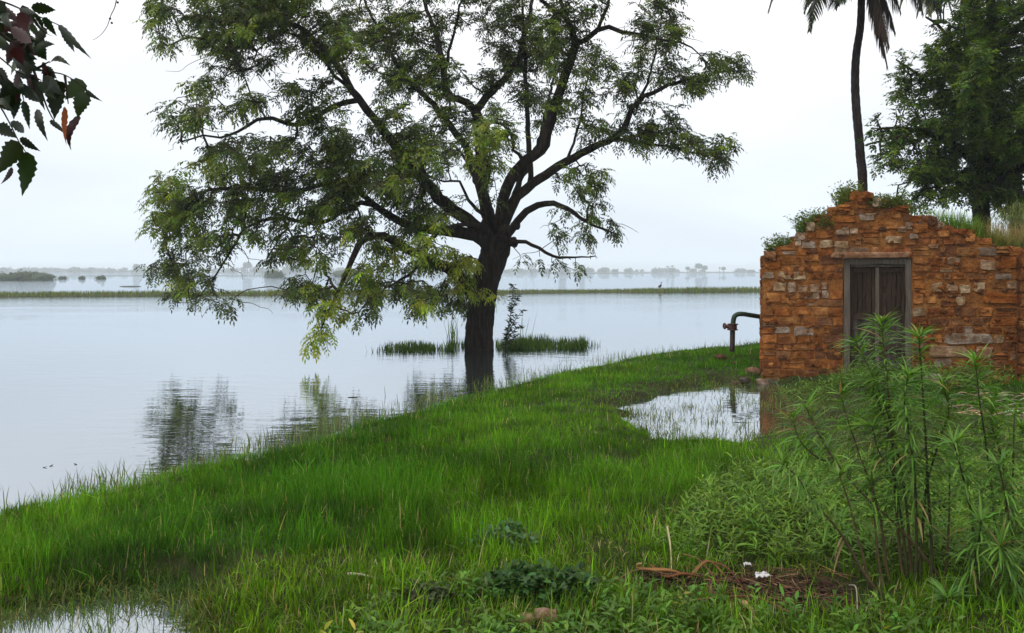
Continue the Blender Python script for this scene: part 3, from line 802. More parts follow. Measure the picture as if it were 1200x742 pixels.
LIMBS = {
 'L1': ([(572, 278), (556, 264), (538, 252), (520, 238), (496, 210), (466, 174), (442, 144), (418, 114), (397, 81), (370, 48), (350, 31), (322, 22), (300, 20)], 10, 2.2, 17.4, 15.6),
 'L1b': ([(418, 118), (402, 122), (388, 126), (372, 136), (358, 144), (336, 146), (320, 138), (301, 141), (280, 154), (258, 161), (238, 160), (212, 166)], 4.6, 1.0, 16.6, 14.6),
 'L1c': ([(412, 106), (392, 88), (380, 70), (364, 54), (350, 42), (336, 36), (318, 44), (302, 60), (294, 80)], 3, .8, 16.3, 16.9),
 'L2': ([(574, 292), (556, 276), (530, 272), (500, 269), (478, 264), (455, 252), (436, 238), (420, 222), (411, 203), (400, 188), (382, 170)], 10, 1.6, 17.3, 16.4),
 'L2b': ([(440, 241), (424, 238), (406, 245), (390, 256), (372, 262), (352, 259), (330, 256), (308, 259), (288, 268), (276, 284), (262, 308), (248, 330), (236, 345), (222, 352)], 4.2, .9, 16.8, 16.6),
 'L2c': ([(414, 210), (394, 214), (372, 218), (340, 226), (306, 222), (278, 221), (250, 222), (226, 230), (204, 242), (194, 262), (196, 290), (206, 322), (212, 345)], 4.2, .8, 16.5, 17.6),
 'L3': ([(560, 352), (548, 336), (534, 322), (514, 309), (490, 298), (468, 287), (450, 277), (436, 276), (424, 284), (412, 306), (402, 330), (392, 352), (384, 370), (376, 386)], 10, .9, 17.4, 14.3, 1.),
 'L3b': ([(500, 303), (486, 316), (470, 328), (452, 338), (432, 352), (420, 366)], 3, .8, 16.6, 14.6),
 'C1': ([(576, 270), (570, 250), (566, 228), (563, 205), (564, 180), (561, 150), (557, 130)], 9.5, 7.5, 17.5, 17.7),
 'C1l': ([(557, 131), (548, 121), (536, 117), (526, 116), (522, 100), (520, 78), (514, 52), (506, 28), (498, 4), (492, -25), (490, -60)], 6, 1.5, 17.7, 18.6),
 'C1m': ([(522, 92), (526, 60), (534, 30), (540, 0), (545, -30)], 3.2, 1, 18, 17.2),
 'C1r': ([(557, 131), (570, 114), (584, 100), (596, 86), (607, 70), (612, 48), (620, 20), (626, -15), (630, -50)], 6.2, 1.5, 17.7, 19.2),
 'C1x': ([(584, 100), (565, 107), (550, 96), (540, 84), (530, 70)], 2.2, .7, 17.9, 17.2),
 'C3': ([(566, 222), (556, 196), (545, 172), (530, 150), (508, 123), (488, 103), (471, 83), (458, 62), (446, 38), (430, 8), (418, -25)], 6.5, 1.4, 17.6, 20.2),
 'C3b': ([(488, 103), (470, 92), (450, 87), (436, 80), (424, 88)], 2.4, .7, 18.8, 18.2),
 'R1': ([(582, 272), (588, 246), (594, 222), (604, 204), (617, 188), (634, 176), (643, 150), (650, 122), (660, 96), (668, 74), (675, 52)], 9, 6.2, 17.4, 16.8),
 'R1l': ([(675, 52), (671, 36), (664, 21), (650, 12), (634, 0), (622, -22)], 5.5, 2, 16.8, 15.6),
 'R1v': ([(665, 22), (658, 6), (652, -18), (655, -50)], 3, 1.2, 16.5, 16.6),
 'R1r': ([(675, 52), (687, 46), (700, 36), (713, 32), (730, 37), (752, 42), (775, 47), (798, 50), (812, 55), (822, 66)], 4.6, .9, 16.8, 16.2),
 'R1u': ([(700, 36), (706, 22), (712, 6), (718, -20), (730, -50)], 3, 1, 16.7, 16.9),
 'R2': ([(588, 268), (596, 248), (606, 230), (624, 216), (640, 206), (664, 190), (690, 175), (712, 164), (730, 150), (742, 126), (754, 114), (775, 104), (800, 95), (830, 89), (856, 82), (874, 84)], 8.4, .9, 17.4, 18.0),
 'R2b': ([(712, 164), (732, 164), (756, 168), (782, 172), (806, 177), (830, 182), (852, 180)], 3.4, .8, 17.7, 17.0),
 'R2u': ([(748, 118), (758, 98), (765, 76), (770, 52), (775, 28), (778, 4)], 2.6, .8, 17.8, 18.4),
 'R2c': ([(620, 218), (621, 196), (619, 160), (617, 118), (616, 74), (614, 30), (611, -15), (608, -55)], 5, 1.5, 17.5, 19.4),
 'R2d': ([(664, 190), (672, 168), (680, 140), (684, 112), (690, 86), (695, 70)], 2.6, .8, 17.6, 18.8),
 'R3': ([(594, 276), (606, 260), (616, 248), (630, 240), (648, 239), (664, 244), (680, 254), (696, 265), (724, 275)], 6.2, .8, 17.4, 16.2),
 'R4': ([(592, 290), (604, 283), (616, 284), (632, 291), (648, 299), (664, 302), (682, 301), (698, 300)], 4, .8, 17.3, 15.6),
 'C2': ([(568, 252), (553, 240), (545, 226), (538, 213), (520, 212), (506, 208), (496, 200)], 3.4, .9, 17.3, 16.0),
 'R5': ([(612, 188), (602, 176), (598, 158), (588, 146), (574, 142)], 3.2, .9, 17.3, 16.2),
 'F1': ([(576, 276), (566, 268), (548, 262), (522, 268), (505, 280), (492, 292)], 4.6, 1.2, 17.0, 13.6),
 'F2': ([(580, 270), (574, 250), (568, 228), (572, 200), (566, 172), (570, 150)], 6, 1.2, 17.2, 14.6),
 'B1': ([(580, 268), (574, 246), (560, 220), (548, 190), (530, 168)], 6, 1.6, 17.8, 21.),
 'B2': ([(586, 266), (600, 240), (612, 205), (630, 170), (640, 130), (650, 85)], 6, 1.6, 17.8, 21.2),
}
limb_list = []; limb_mesh = []
for k, v in LIMBS.items():
    w, r = L_(*v); limb_list.append((w, r)); limb_mesh.append((w, r, v[1]))
limb_list.append((tw[len(tw) // 3:, :3], tw[len(tw) // 3:, 3]))
B = lambda s, kd=0: [tuple(map(float, t.split())) + (kd,) for t in s.split(';') if t.strip()]
BLOBS = B('''215 12 48 20 .55; 188 42 16 24 .28; 232 55 24 14 .3; 262 28 38 28 .75; 300 25 42 24 .85; 340 15 38 25 .95; 246 86 20 14 .6; 290 62 32 22 .5; 312 84 22 10 .2;
 390 25 38 28 .85; 396 62 24 18 .75; 440 30 38 28 .6; 430 74 18 12 .45; 466 48 28 38 .8; 480 90 24 24 .75; 511 58 18 46 .85; 522 100 12 26 .75; 538 18 14 18 .25;
 596 18 28 28 .7; 610 52 22 28 .65; 640 30 32 28 .9; 632 62 38 24 .8; 666 34 22 20 .4; 583 60 15 10 .45; 680 12 22 18 .4; 690 62 24 18 .7; 700 86 18 18 .4;
 770 14 24 16 .6; 776 36 24 24 .85; 765 62 14 14 .45; 735 86 24 18 .45; 790 82 24 18 .5; 810 90 30 11 .85; 840 73 26 15 .75; 826 90 24 9 .8; 856 86 16 9 .5;
 660 96 18 24 .45; 690 112 20 22 .4; 652 78 18 15 .4; 626 116 22 24 .5; 602 112 14 18 .3; 720 106 18 22 .45; 736 130 14 18 .4; 682 142 18 18 .35; 692 170 14 12 .35; 712 145 24 11 .7;
 770 156 38 14 .9; 810 166 34 14 .9; 845 172 17 18 .75; 780 128 18 12 .28; 792 142 14 9 .3; 836 196 13 7 .45; 742 156 18 12 .7; 690 201 20 13 .5; 706 206 13 10 .6; 662 211 18 13 .4; 682 226 18 12 .22;
 700 242 24 14 .28; 662 256 18 11 .2; 690 282 18 13 .24; 656 276 14 11 .24; 670 311 14 9 .3; 642 300 10 8 .25; 606 304 8 9 .25; 716 262 12 14 .25;
 590 142 18 22 .4; 551 160 12 14 .4; 540 146 12 14 .4; 500 150 24 18 .6; 470 126 18 14 .5; 450 112 16 12 .4; 455 138 14 14 .45; 432 162 14 12 .4; 520 200 14 12 .4;
 520 180 18 14 .6; 490 216 24 14 .7; 481 236 18 12 .75; 515 240 18 14 .6; 350 116 34 14 .5; 320 121 24 14 .4; 370 141 24 12 .6; 350 166 28 14 .5; 330 186 28 14 .6; 290 186 28 14 .5;
 300 206 24 14 .8; 340 216 38 14 .8; 370 200 24 14 .75; 350 240 38 14 .8; 392 226 20 14 .75; 230 126 24 18 .28; 206 146 14 14 .3; 196 132 10 12 .25; 242 146 18 12 .22; 271 131 14 11 .5; 281 166 18 11 .3;
 230 236 28 18 .8; 261 241 32 18 .7; 291 231 28 18 .7; 221 281 24 18 .65; 201 301 18 14 .8; 216 316 17 14 .8; 180 316 9 7 .55; 241 321 14 11 .45; 211 341 14 9 .7; 241 346 18 9 .28; 266 357 14 10 .32; 256 296 14 10 .4;
 281 266 24 14 .5; 301 271 18 14 .4; 321 251 24 12 .5; 336 281 17 17 .55; 356 286 18 14 .6; 321 301 14 9 .5; 346 302 18 11 .4; 351 326 14 7 .7; 376 331 18 11 .7; 346 341 14 5 .7; 371 341 18 7 .7;
 396 301 18 18 .2; 381 276 18 11 .4; 440 366 9 7 .4; 471 326 18 14 .6; 456 341 18 9 .6; 481 346 18 11 .5; 511 336 14 12 .5; 530 345 14 10 .5; 550 352 16 10 .5; 410 268 20 14 .35; 520 300 18 14 .5; 580 225 14 18 .25; 605 165 10 18 .25''')
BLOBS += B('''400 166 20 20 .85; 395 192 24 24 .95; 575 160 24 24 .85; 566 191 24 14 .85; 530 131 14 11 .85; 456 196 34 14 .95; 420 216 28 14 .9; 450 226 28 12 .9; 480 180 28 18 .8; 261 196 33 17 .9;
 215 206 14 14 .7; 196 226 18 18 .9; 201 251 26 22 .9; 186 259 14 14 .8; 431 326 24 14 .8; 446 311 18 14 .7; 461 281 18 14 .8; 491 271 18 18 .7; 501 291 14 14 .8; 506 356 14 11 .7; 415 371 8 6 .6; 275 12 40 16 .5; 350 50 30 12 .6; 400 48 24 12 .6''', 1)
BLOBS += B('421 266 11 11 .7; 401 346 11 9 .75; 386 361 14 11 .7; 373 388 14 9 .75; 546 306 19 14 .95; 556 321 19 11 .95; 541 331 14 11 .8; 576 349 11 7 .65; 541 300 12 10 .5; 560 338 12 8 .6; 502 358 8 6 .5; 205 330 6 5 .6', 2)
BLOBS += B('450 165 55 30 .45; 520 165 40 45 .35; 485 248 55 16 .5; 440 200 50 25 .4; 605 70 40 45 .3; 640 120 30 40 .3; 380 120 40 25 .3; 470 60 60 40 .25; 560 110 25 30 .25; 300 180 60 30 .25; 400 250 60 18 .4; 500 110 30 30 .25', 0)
BLOBS += B('560 -20 90 30 .5; 420 -25 110 30 .6; 300 -20 80 20 .6; 670 -25 80 25 .5; 780 -20 40 20 .5', 0)
rk = np.random.default_rng(21)
A, par, ed_, rad, prad, leafat = branch_tree(limb_list, BLOBS, TY, rk, .0245 * TREE_DENS, .75, None)
BARK = (.058, .045, .036)
mb = MB(); tube(mb, tw[:, :3], tw[:, 3], 20, BARK, .10)
# root flare and knots
trk = mb.build('trunk', M_BARK, tree)
for (w, r, r0) in limb_mesh:
    mb = MB(); c = np.array(BARK) * rng.uniform(.8, 1.25)
    tube(mb, w, r, 12 if r0 > 5 else 8, c, .12); mb.build('limb', M_BARK, tree)
# burrs where the limbs leave the trunk
mb = MB()
for x, y, s, dy in ((577, 264, 13, 0), (590, 272, 10, -.1), (563, 268, 9, -.15), (600, 284, 7, -.2), (585, 284, 11, -.15), (604, 264, 6, 0)):
    rock(mb, P(x, y, TY + dy), np.array([s, s * 1.0, s * .85]) * S_ * .95, BARK, x, 3, .35)
mb.build('burr', M_BARK, tree)
mb = MB(); edges_tubes(mb, A[par[ed_]], A[ed_], prad, rad[ed_], np.array(BARK) * .9, 4)
apx, apy = proj(A)                                              # bare twigs hanging from the outer branches
for (xa, xb, ya, yb, num, dn) in ((255, 350, 40, 95, 46, .10), (690, 860, 20, 110, 60, .06), (380, 470, 255, 330, 26, .09), (200, 290, 120, 170, 22, .05), (640, 720, 235, 300, 24, .07), (230, 300, 280, 350, 20, .08)):
    ok = np.where((apx > xa) & (apx < xb) & (apy > ya) & (apy < yb))[0]
    for q_ in rng.choice(ok, min(num, len(ok)), replace=False):
        w = [A[q_]]; dr = rng.normal(0, .07)
        for s in range(6): w.append(w[-1] + np.array([rng.normal(0, .05) + dr, rng.normal(0, .04), -dn * rng.uniform(-.1, 1.5)]))
        w = catmull(w, .06); tube(mb, w, np.linspace(.009, .003, len(w)), 4, (.06, .048, .04), cap=False)
mb.build('branches', M_TWIG, tree)
li_ = np.array([l[0] for l in leafat]); kd = np.array([l[1] for l in leafat])
lp = A[li_]
mb = MB()
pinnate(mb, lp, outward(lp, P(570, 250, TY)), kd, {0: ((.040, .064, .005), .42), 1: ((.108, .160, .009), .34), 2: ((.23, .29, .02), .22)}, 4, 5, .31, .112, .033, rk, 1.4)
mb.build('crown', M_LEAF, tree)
print('neem leaves', len(lp), 'nodes', len(A))
# ------------------------------------------------------------------ dense tree behind the house
RY = 17.6; SR = RY / F
rz0 = ground_z(np.array([P(1152, 260, RY)[0]]), np.array([RY]))[0]
rt = thing('broadleaf_tree', 'dense dark green broadleaf tree rising behind the right end of the stone house', 'tree', (P(1152, 260, RY)[0], RY, rz0))
def LR(px, r0, r1, y0, y1):
    w = catmull(limb_world(px, y0, y1), .16); return w, np.linspace(r0, r1, len(w)) * SR
RL = [LR([(1150, 410), (1152, 330), (1151, 262), (1149, 236), (1153, 205), (1160, 170), (1158, 120), (1165, 60), (1160, 0), (1165, -60)], 12, 3, RY, RY + .3),
      LR([(1150, 232), (1128, 216), (1108, 208), (1090, 214), (1074, 232), (1062, 238)], 5, 1, RY, RY - 1.4),
      LR([(1153, 205), (1130, 180), (1100, 160), (1070, 152), (1040, 150), (1028, 152)], 6, 1, RY, RY - .8),
      LR([(1160, 170), (1140, 140), (1110, 110), (1080, 90), (1050, 70)], 6, 1, RY, RY + 1.2),
      LR([(1158, 120), (1140, 80), (1115, 50), (1100, 30), (1085, 20)], 5, 1, RY + .2, RY - 1),
      LR([(1152, 225), (1175, 205), (1205, 195), (1240, 200), (1280, 190)], 7, 1.5, RY, RY - 1),
      LR([(1160, 160), (1190, 130), (1225, 100), (1270, 90)], 6, 1.5, RY, RY + 1.5),
      LR([(1165, 60), (1195, 30), (1230, 0), (1260, -30)], 5, 1.5, RY, RY - 1.5),
      LR([(1154, 210), (1160, 190), (1150, 160), (1140, 120), (1150, 70)], 6, 1.5, RY, RY - 3.),
      LR([(1156, 205), (1180, 170), (1200, 150), (1210, 120)], 6, 1.5, RY, RY - 2.6)]
RB = B('''1105 205 35 20 .8; 1075 222 28 14 .5; 1085 190 35 18 .8; 1050 158 28 14 .55; 1030 152 13 10 .4; 1075 150 30 20 .75; 1045 182 18 14 .4; 1110 165 35 25 .9; 1065 120 25 14 .5; 1060 95 22 14 .4; 1085 105 30 25 .8; 1060 72 16 12 .3; 1100 75 30 20 .8; 1128 56 26 16 .7; 1050 62 6 6 .3; 1028 132 8 5 .3; 1020 168 8 6 .3;
 1150 30 30 30 1; 1150 80 38 35 1; 1190 60 35 50 1; 1150 140 38 35 1; 1190 150 32 40 1; 1130 215 30 18 .8; 1170 205 30 22 .85; 1190 225 22 16 .7; 1230 100 40 90 .8; 1250 200 40 40 .7; 1180 0 40 25 .9; 1140 -10 30 20 .6; 1200 -50 70 40 .7; 1085 235 24 9 .4; 1110 228 20 10 .5; 1265 20 40 60 .7; 1135 60 45 50 .8; 1130 130 45 40 .8; 1105 125 35 30 .7; 1170 110 45 60 .8; 1160 190 50 30 .8; 1125 195 40 20 .7; 1075 175 40 22 .6; 1165 228 22 12 .5; 1188 226 28 18 1; 1205 238 26 12 .8; 1128 222 24 12 .6''')
rk2 = np.random.default_rng(5)
A2, par2, e2, rad2, prad2, leaf2 = branch_tree(RL, RB, RY, rk2, .042 * TREE_DENS, .7, None)
mb = MB(); tube(mb, RL[0][0], RL[0][1], 14, (.034, .029, .025), .1); mb.build('trunk', M_BARK, rt)
for w, r in RL[1:]:
    mb = MB(); tube(mb, w, r, 8, (.034, .029, .025), .1); mb.build('limb', M_BARK, rt)
mb = MB(); edges_tubes(mb, A2[par2[e2]], A2[e2], prad2, rad2[e2], (.04, .034, .03), 4); mb.build('branches', M_TWIG, rt)
li2 = np.array([l[0] for l in leaf2]); lp2 = A2[li2]
mb = MB()
kd2 = (rk2.random(len(lp2)) < .25).astype(int)
pinnate(mb, lp2, outward(lp2, P(1160, 130, RY)), kd2, {0: ((.058, .108, .011), .30), 1: ((.115, .18, .016), .28)}, 3, 3, .20, .095, .042, rk2, .4)
mb.build('crown', M_LEAF, rt)
print('right tree leaves', len(lp2))

# ------------------------------------------------------------------ coconut palms
def frond(root, base, az, el, L, droop, col, dead=False, seed=0, n=58, lf=.75, wd=.034):
    """a feather leaf: curved midrib (part) with leaflets in its own mesh"""
    r_ = np.random.default_rng(seed)
    d = np.array([math.cos(az) * math.cos(el), math.sin(az) * math.cos(el), math.sin(el)])
    pts = [np.array(base)]; dirs = [d]; K = 22
    for k in range(K):
        pts.append(pts[-1] + dirs[-1] * L / K); dirs.append(norm(dirs[-1] + np.array([0, 0, -droop / K * (1 + 1.0 * k / K)])))
    pts = np.array(pts); dirs = np.array(dirs)
    mb = MB(); tube(mb, pts, np.linspace(.035, .006, len(pts)), 6, np.array(col) * (1.2 if not dead else .9))
    t = np.linspace(.16, 1., n) * K
    i = np.minimum(t.astype(int), K - 1); f = (t - i)[:, None]
    b = pts[i] * (1 - f) + pts[i + 1] * f; dd = norm(dirs[i] * (1 - f) + dirs[i + 1] * f)
    s = norm(np.cross(dd, np.array([0, 0, 1.])) + 1e-5)
    u = t / K
    ll = lf * np.sin(np.clip(u * 1.05, 0, 1) * math.pi * .86 + .35) * r_.uniform(.85, 1.1, n)
    for sg in (-1, 1):
        o = norm(dd * .75 + s * sg * .8 + np.array([0, 0, -.25 if not dead else -.75]) + r_.normal(0, .08, (n, 3)))
        blades(mb, b, o, np.maximum(ll, .12), wd, .9 if not dead else 1.6, vary(col, n, .2, .12), 3, (.7, 1, .6), roll=.9 * sg)
    f_ = mb.build('frond', M_LEAF if not dead else M_DRY, root)
    return f_
def palm(name, label, px_trunk, Y, r0, r1, fronds, crown):
    w = np.array([P(x, y, Y) for x, y in px_trunk])
    z0 = ground_z(np.array([w[0, 0]]), np.array([Y]))[0]; w[0, 2] = z0 - .2
    root = thing(name, label, 'palm', (w[0, 0], Y, z0), 'coconut palms behind the house')
    w = catmull(w, .06)
    r = np.linspace(r0, r1, len(w)) * Y / F
    r = r * (1 + .035 * np.sin(np.arange(len(w)) * 2.1))          # old leaf rings
    mb = MB(); tube(mb, w, r, 14, (.085, .068, .065), .03); mb.build('trunk', M_BARK, root)
    top = w[-1]
    mb = MB(); rock(mb, top + np.array([0, 0, -.05]), (.22, .22, .4), (.09, .07, .03), 3, 2, .2); mb.build('crown_shaft', M_BARK, root)
    for k, fr in enumerate(fronds): frond(root, top + np.array([0, 0, .15]), *fr, seed=k + crown)
    mb = MB()
    for k in range(7):
        a = k * .9; rock(mb, top + np.array([.3 * math.cos(a), .3 * math.sin(a), -.12 + .1 * math.sin(k * 2.)]), (.11, .11, .14), (.10, .12, .03), k, 1, .1)
    mb.build('coconut_bunch', M_LEAF, root)
R = math.radians
GP = (.034, .048, .016); YG = (.11, .12, .025); BR = (.085, .060, .045)
palm('coconut_palm', 'coconut palm with a thin grey trunk rising bare above the gable, brown frond hanging', [(1010, 410), (1011, 226), (1008, 180), (1003, 120), (1002, 90), (1004, 60), (1009, 20), (1010, -52)], 17., 6.4, 3.9,
     [(R(180), R(18), 2.7, 1.75, GP), (R(192), R(-8), 2.1, 1.5, GP), (R(170), R(-22), 1.7, 1.2, GP), (R(222), R(-20), 1.8, 1.3, GP), (R(150), R(35), 3.2, 1.4, GP), (R(205), R(40), 3., 1.3, GP), (R(235), R(10), 2.6, 1.9, GP), (R(262), R(-5), 1.9, 1.9, GP), (R(280), R(60), 3., 1.1, GP),
      (R(-35), R(22), 3.4, 1.75, GP), (R(-30), R(0), 2.6, 1.7, GP), (R(0), R(34), 3.0, 1.6, GP), (R(25), R(25), 3., 1.5, GP), (R(60), R(40), 3, 1.2, GP), (R(95), R(25), 3, 1.5, GP), (R(120), R(55), 3, 1., GP), (R(-70), R(30), 3., 1.4, GP), (R(-8), R(8), 2.4, 2.0, GP), (R(188), R(2), 1.6, 2.1, GP),
      (R(-40), R(-78), 2.6, .12, BR, True), (R(-15), R(-76), 2.2, .15, BR, True), (R(-60), R(-72), 2.3, .2, BR, True), (R(-5), R(-64), 1.9, .4, BR, True), (R(-20), R(-50), 1.6, .7, GP), (R(200), R(-52), 1.5, .6, GP), (R(-8), R(-10), 2.0, 1.6, GP)], 10)
palm('coconut_palm', 'coconut palm half hidden behind the dense tree, yellow green fronds drooping above it', [(1195, 410), (1190, 230), (1168, 120), (1138, 20), (1128, -50)], 19.5, 9, 7,
     [(R(178), R(15), 2.3, 2.1, YG), (R(170), R(-25), 1.9, 1.4, YG), (R(200), R(-40), 2.0, .9, YG), (R(250), R(-45), 2.1, .8, YG), (R(185), R(30), 2.6, 1.9, GP), (R(195), R(5), 1.7, 2.2, YG), (R(215), R(35), 3., 1.4, GP), (R(240), R(10), 2.2, 2.0, YG), (R(270), R(20), 2.6, 1.7, GP), (R(300), R(10), 2.4, 1.9, YG), (R(-30), R(30), 3, 1.5, GP), (R(0), R(20), 3, 1.6, GP),
      (R(40), R(35), 3, 1.4, GP), (R(80), R(30), 3, 1.4, GP), (R(120), R(35), 3, 1.4, GP), (R(150), R(45), 3, 1.2, GP), (R(200), R(60), 3, 1., GP)], 60)

# ------------------------------------------------------------------ sapling beside the trunk
sy = 17.2; sb = P(592, 408, sy); sb[2] = 0
sap = thing('sapling', 'slender dark leaved sapling growing in the water against the right of the trunk', 'sapling', sb)
mb = MB(); lf = MB()
for px in ([(592, 412), (594, 392), (598, 370), (600, 350), (602, 334)], [(595, 392), (602, 378), (612, 364)], [(594, 398), (604, 386), (614, 384)], [(598, 366), (605, 352), (608, 345)], [(593, 404), (600, 398), (608, 392)]):
    w = catmull(np.array([P(x, y, sy + rng.normal(0, .1)) for x, y in px]), .04)
    tube(mb, w, np.linspace(.013, .004, len(w)), 5, (.04, .04, .03))
    n = len(w) * 5; b = w[rng.integers(0, len(w), n)]
    kites(lf, b, rdir(n, -.3, .7), rdir(n), rng.uniform(.07, .13, n), rng.uniform(.022, .035, n), vary((.03, .05, .014), n, .3))
mb.build('stem', M_TWIG, sap); lf.build('foliage', M_LEAF, sap)

# ------------------------------------------------------------------ leafy twigs close to the lens, top left
lens_y = 1.55
ot = thing('overhanging_branch', 'dark leafy twig with serrated leaves hanging into the upper left corner', 'branch', P(-60, -60, lens_y))
mb = MB()
for pts in ([(-60, -30), (-20, 20), (18, 52), (44, 80), (76, 88), (100, 104)], [(-60, -60), (-20, -10), (14, 6), (42, 18), (70, 30), (84, 40)], [(-50, 60), (-10, 62), (20, 84), (40, 92)], [(-50, 80), (-6, 118), (10, 142), (22, 166), (30, 178)],
            [(18, 52), (34, 50)], [(44, 80), (58, 72)], [(40, 84), (56, 128), (64, 142)], [(20, 84), (28, 118)], [(76, 88), (80, 122)]):
    w = catmull(np.array([P(x, y, lens_y + rng.normal(0, .02)) for x, y in pts]), .012)
    tube(mb, w, np.linspace(.0026, .0009, len(w)), 6, (.035, .028, .02))
mb.build('twig', M_TWIG, ot)
DG, DD, PU, ORN = (.022, .042, .012), (.011, .020, .008), (.036, .010, .013), (.30, .075, .022)
LV = [(97, 94, 76, 117, 19, DG), (100, 108, 93, 140, 18, DG), (93, 135, 88, 178, 10, PU), (76, 125, 77, 170, 9, ORN), (66, 93, 62, 140, 18, DD), (40, 90, 52, 130, 8, DD), (27, 118, 35, 152, 10, DD), (43, 128, 58, 165, 9, DD),
      (60, 140, 78, 158, 9, DD), (32, 178, 24, 230, 24, DG), (22, 166, -4, 205, 25, DG), (23, 162, 48, 177, 9, DD), (12, 143, 28, 157, 10, DD), (-6, 150, 20, 162, 19, DD), (-4, 128, 25, 131, 11, DD), (-3, 124, 27, 104, 15, DG), (14, 96, -6, 118, 14, DD),
      (36, 17, 66, 44, 9, DD), (51, 20, 68, 42, 8, DD), (68, 29, 109, 68, 8, DD), (72, 33, 87, 62, 9, DD), (26, 6, 31, 38, 13, PU), (-2, 5, 26, 30, 17, PU), (-4, 38, 36, 49, 13, DD), (30, 45, 61, 51, 8, DG), (44, 51, 57, 70, 15, DG), (58, 74, 84, 76, 11, DG),
      (14, 68, 50, 81, 15, DD), (18, 84, 50, 94, 9, DD), (-4, 48, 24, 64, 9, DD), (50, 90, 75, 112, 13, DD), (100, 106, 121, 118, 5, DD), (14, 196, 0, 216, 7, PU), (20, 60, 44, 70, 12, DD), (4, 20, 20, 58, 13, DD), (34, 66, 30, 92, 13, DD), (-8, 78, 12, 98, 13, DD), (24, 36, 40, 60, 12, DD), (60, 92, 48, 110, 12, DD), (-10, 10, 10, 26, 14, PU), (74, 96, 64, 118, 10, DD)]
rl_ = np.random.default_rng(12)
for _ in range(44):
    x, y = rl_.uniform(-12, 58), rl_.uniform(0, 112)
    if x > 62 - abs(y - 60) * .35: x -= 30
    a = rl_.normal(1.1, .55); L = rl_.uniform(20, 34)
    LV.append((x, y, x + L * math.cos(a), y + L * math.sin(a), rl_.uniform(8, 13), [DD, DD, DG, DD, DD, PU][rl_.integers(6)]))
def serrated_leaf(mb, b, t, w, col, seed):
    """an asymmetric toothed neem leaflet, folded along its midrib and curling"""
    r_ = np.random.default_rng(seed)
    d = t - b; L = np.linalg.norm(d); d /= L
    view = norm(np.array([0, 1., 0]) * .8 + r_.normal(0, .35, 3)); s = np.cross(d, view); s /= np.linalg.norm(s); nrm = np.cross(s, d)
    n = 15; V = []; bend = r_.normal(0, .12) * L
    for k in range(n):
        u = k / (n - 1)
        prof = math.sin(math.pi * min(1, u * 1.02) ** .62) ** .9 * (1 - .25 * u) if 0 < u < 1 else 0.
        to = 1.0 + (.16 if k % 2 else -.10)
        c = b + d * L * u + nrm * bend * math.sin(math.pi * u) + s * bend * .4 * u * u
        V += [c - s * w * .55 * prof * to + nrm * w * .16 * prof, c, c + s * w * .45 * prof * to + nrm * w * .16 * prof]
    Q = []
    for k in range(n - 1):
        a = 3 * k; Q += [(a, a + 1, a + 4, a + 3), (a + 1, a + 2, a + 5, a + 4)]
    mb.add(V, Q, None, vary(col, 1, .15)[0])
mb = MB()
for k, (x0, y0, x1, y1, w, c) in enumerate(LV):
    Yk = lens_y + rng.normal(0, .04)
    m_ = MB() if c in (ORN,) else mb
    serrated_leaf(m_, P(x0, y0, Yk), P(x1, y1, Yk + rng.normal(0, .02)), (1.2 if w < 20 else .95) * w * Yk / F, c, k)
    if m_ is not mb: m_.build('withered_leaf', M_DRY, ot)['label'] = 'orange withered leaf'
mb.build('foliage', M_LEAF, ot)
tn = thing('hanging_tendril', 'thin bare curling stalk hanging at the top edge right of the leafy twig', 'stalk', P(138, -40, lens_y))
mb = MB(); w = catmull(np.array([P(x, y, lens_y) for x, y in [(138, -40), (136, 2), (130, 18), (125, 32), (117, 42), (109, 47)]]), .006); tube(mb, w, np.linspace(.0014, .0004, len(w)), 5, (.07, .05, .045)); 
for x, y in ((129, 22), (131, 27), (138, 3)): rock(mb, P(x, y, lens_y), (.002, .002, .002), (.05, .03, .03), x, 1, .2)
mb.build('stalk', M_TWIG, tn)
# ================================================================== ground cover
def poly_px(pts): return px_to_ground(pts, .1)
TALL_PX = [(-400, 712), (-40, 708), (30, 694), (110, 676), (180, 676), (250, 664), (300, 650), (380, 652), (450, 668), (520, 655), (600, 645), (700, 632), (770, 610), (830, 575), (900, 545), (960, 520), (1020, 500), (1080, 490)]
TALL = np.vstack([poly_px(TALL_PX), [(9, 10), (30, 10), (30, 60), (-60, 60), (-60, 5)]])
MULCH = poly_px([(742, 688), (770, 676), (850, 682), (930, 684), (1000, 690), (1012, 722), (950, 728), (880, 722), (820, 706), (770, 698)])
MUDGAP = poly_px([(230, 668), (290, 652), (350, 654), (420, 664), (432, 676), (380, 680), (310, 678), (240, 684)])
MUDGAP2 = poly_px([(690, 655), (760, 650), (770, 672), (730, 684), (690, 680)])
WEED = poly_px([(770, 668), (790, 640), (790, 610), (830, 582), (880, 566), (960, 556), (1060, 565), (1250, 570), (1300, 640), (1300, 700), (1010, 690), (930, 682), (850, 680)])
HERB = poly_px([(380, 760), (410, 722), (490, 700), (540, 682), (690, 684), (700, 694), (760, 700), (830, 712), (900, 728), (1000, 735), (1100, 735), (1100, 900), (410, 900)])
DARK1, DARK2 = poly_px([(575, 735), (580, 695), (640, 680), (695, 700), (700, 735), (640, 760)]), poly_px([(450, 760), (452, 715), (500, 704), (550, 716), (556, 760)])
def cells(y0, y1, dens):
    """random ground points in view (and a margin round it) between two distances"""
    x0, x1 = -.70 * y1 - 1.9, .70 * y1 + 1.9
    n = int((x1 - x0) * (y1 - y0) * dens)
    x = rng.uniform(x0, x1, n); y = rng.uniform(y0, y1, n)
    k = np.abs(x) < .70 * y + 1.9
    return x[k], y[k]
GB = MB(); RB_ = MB()
cnt = 0
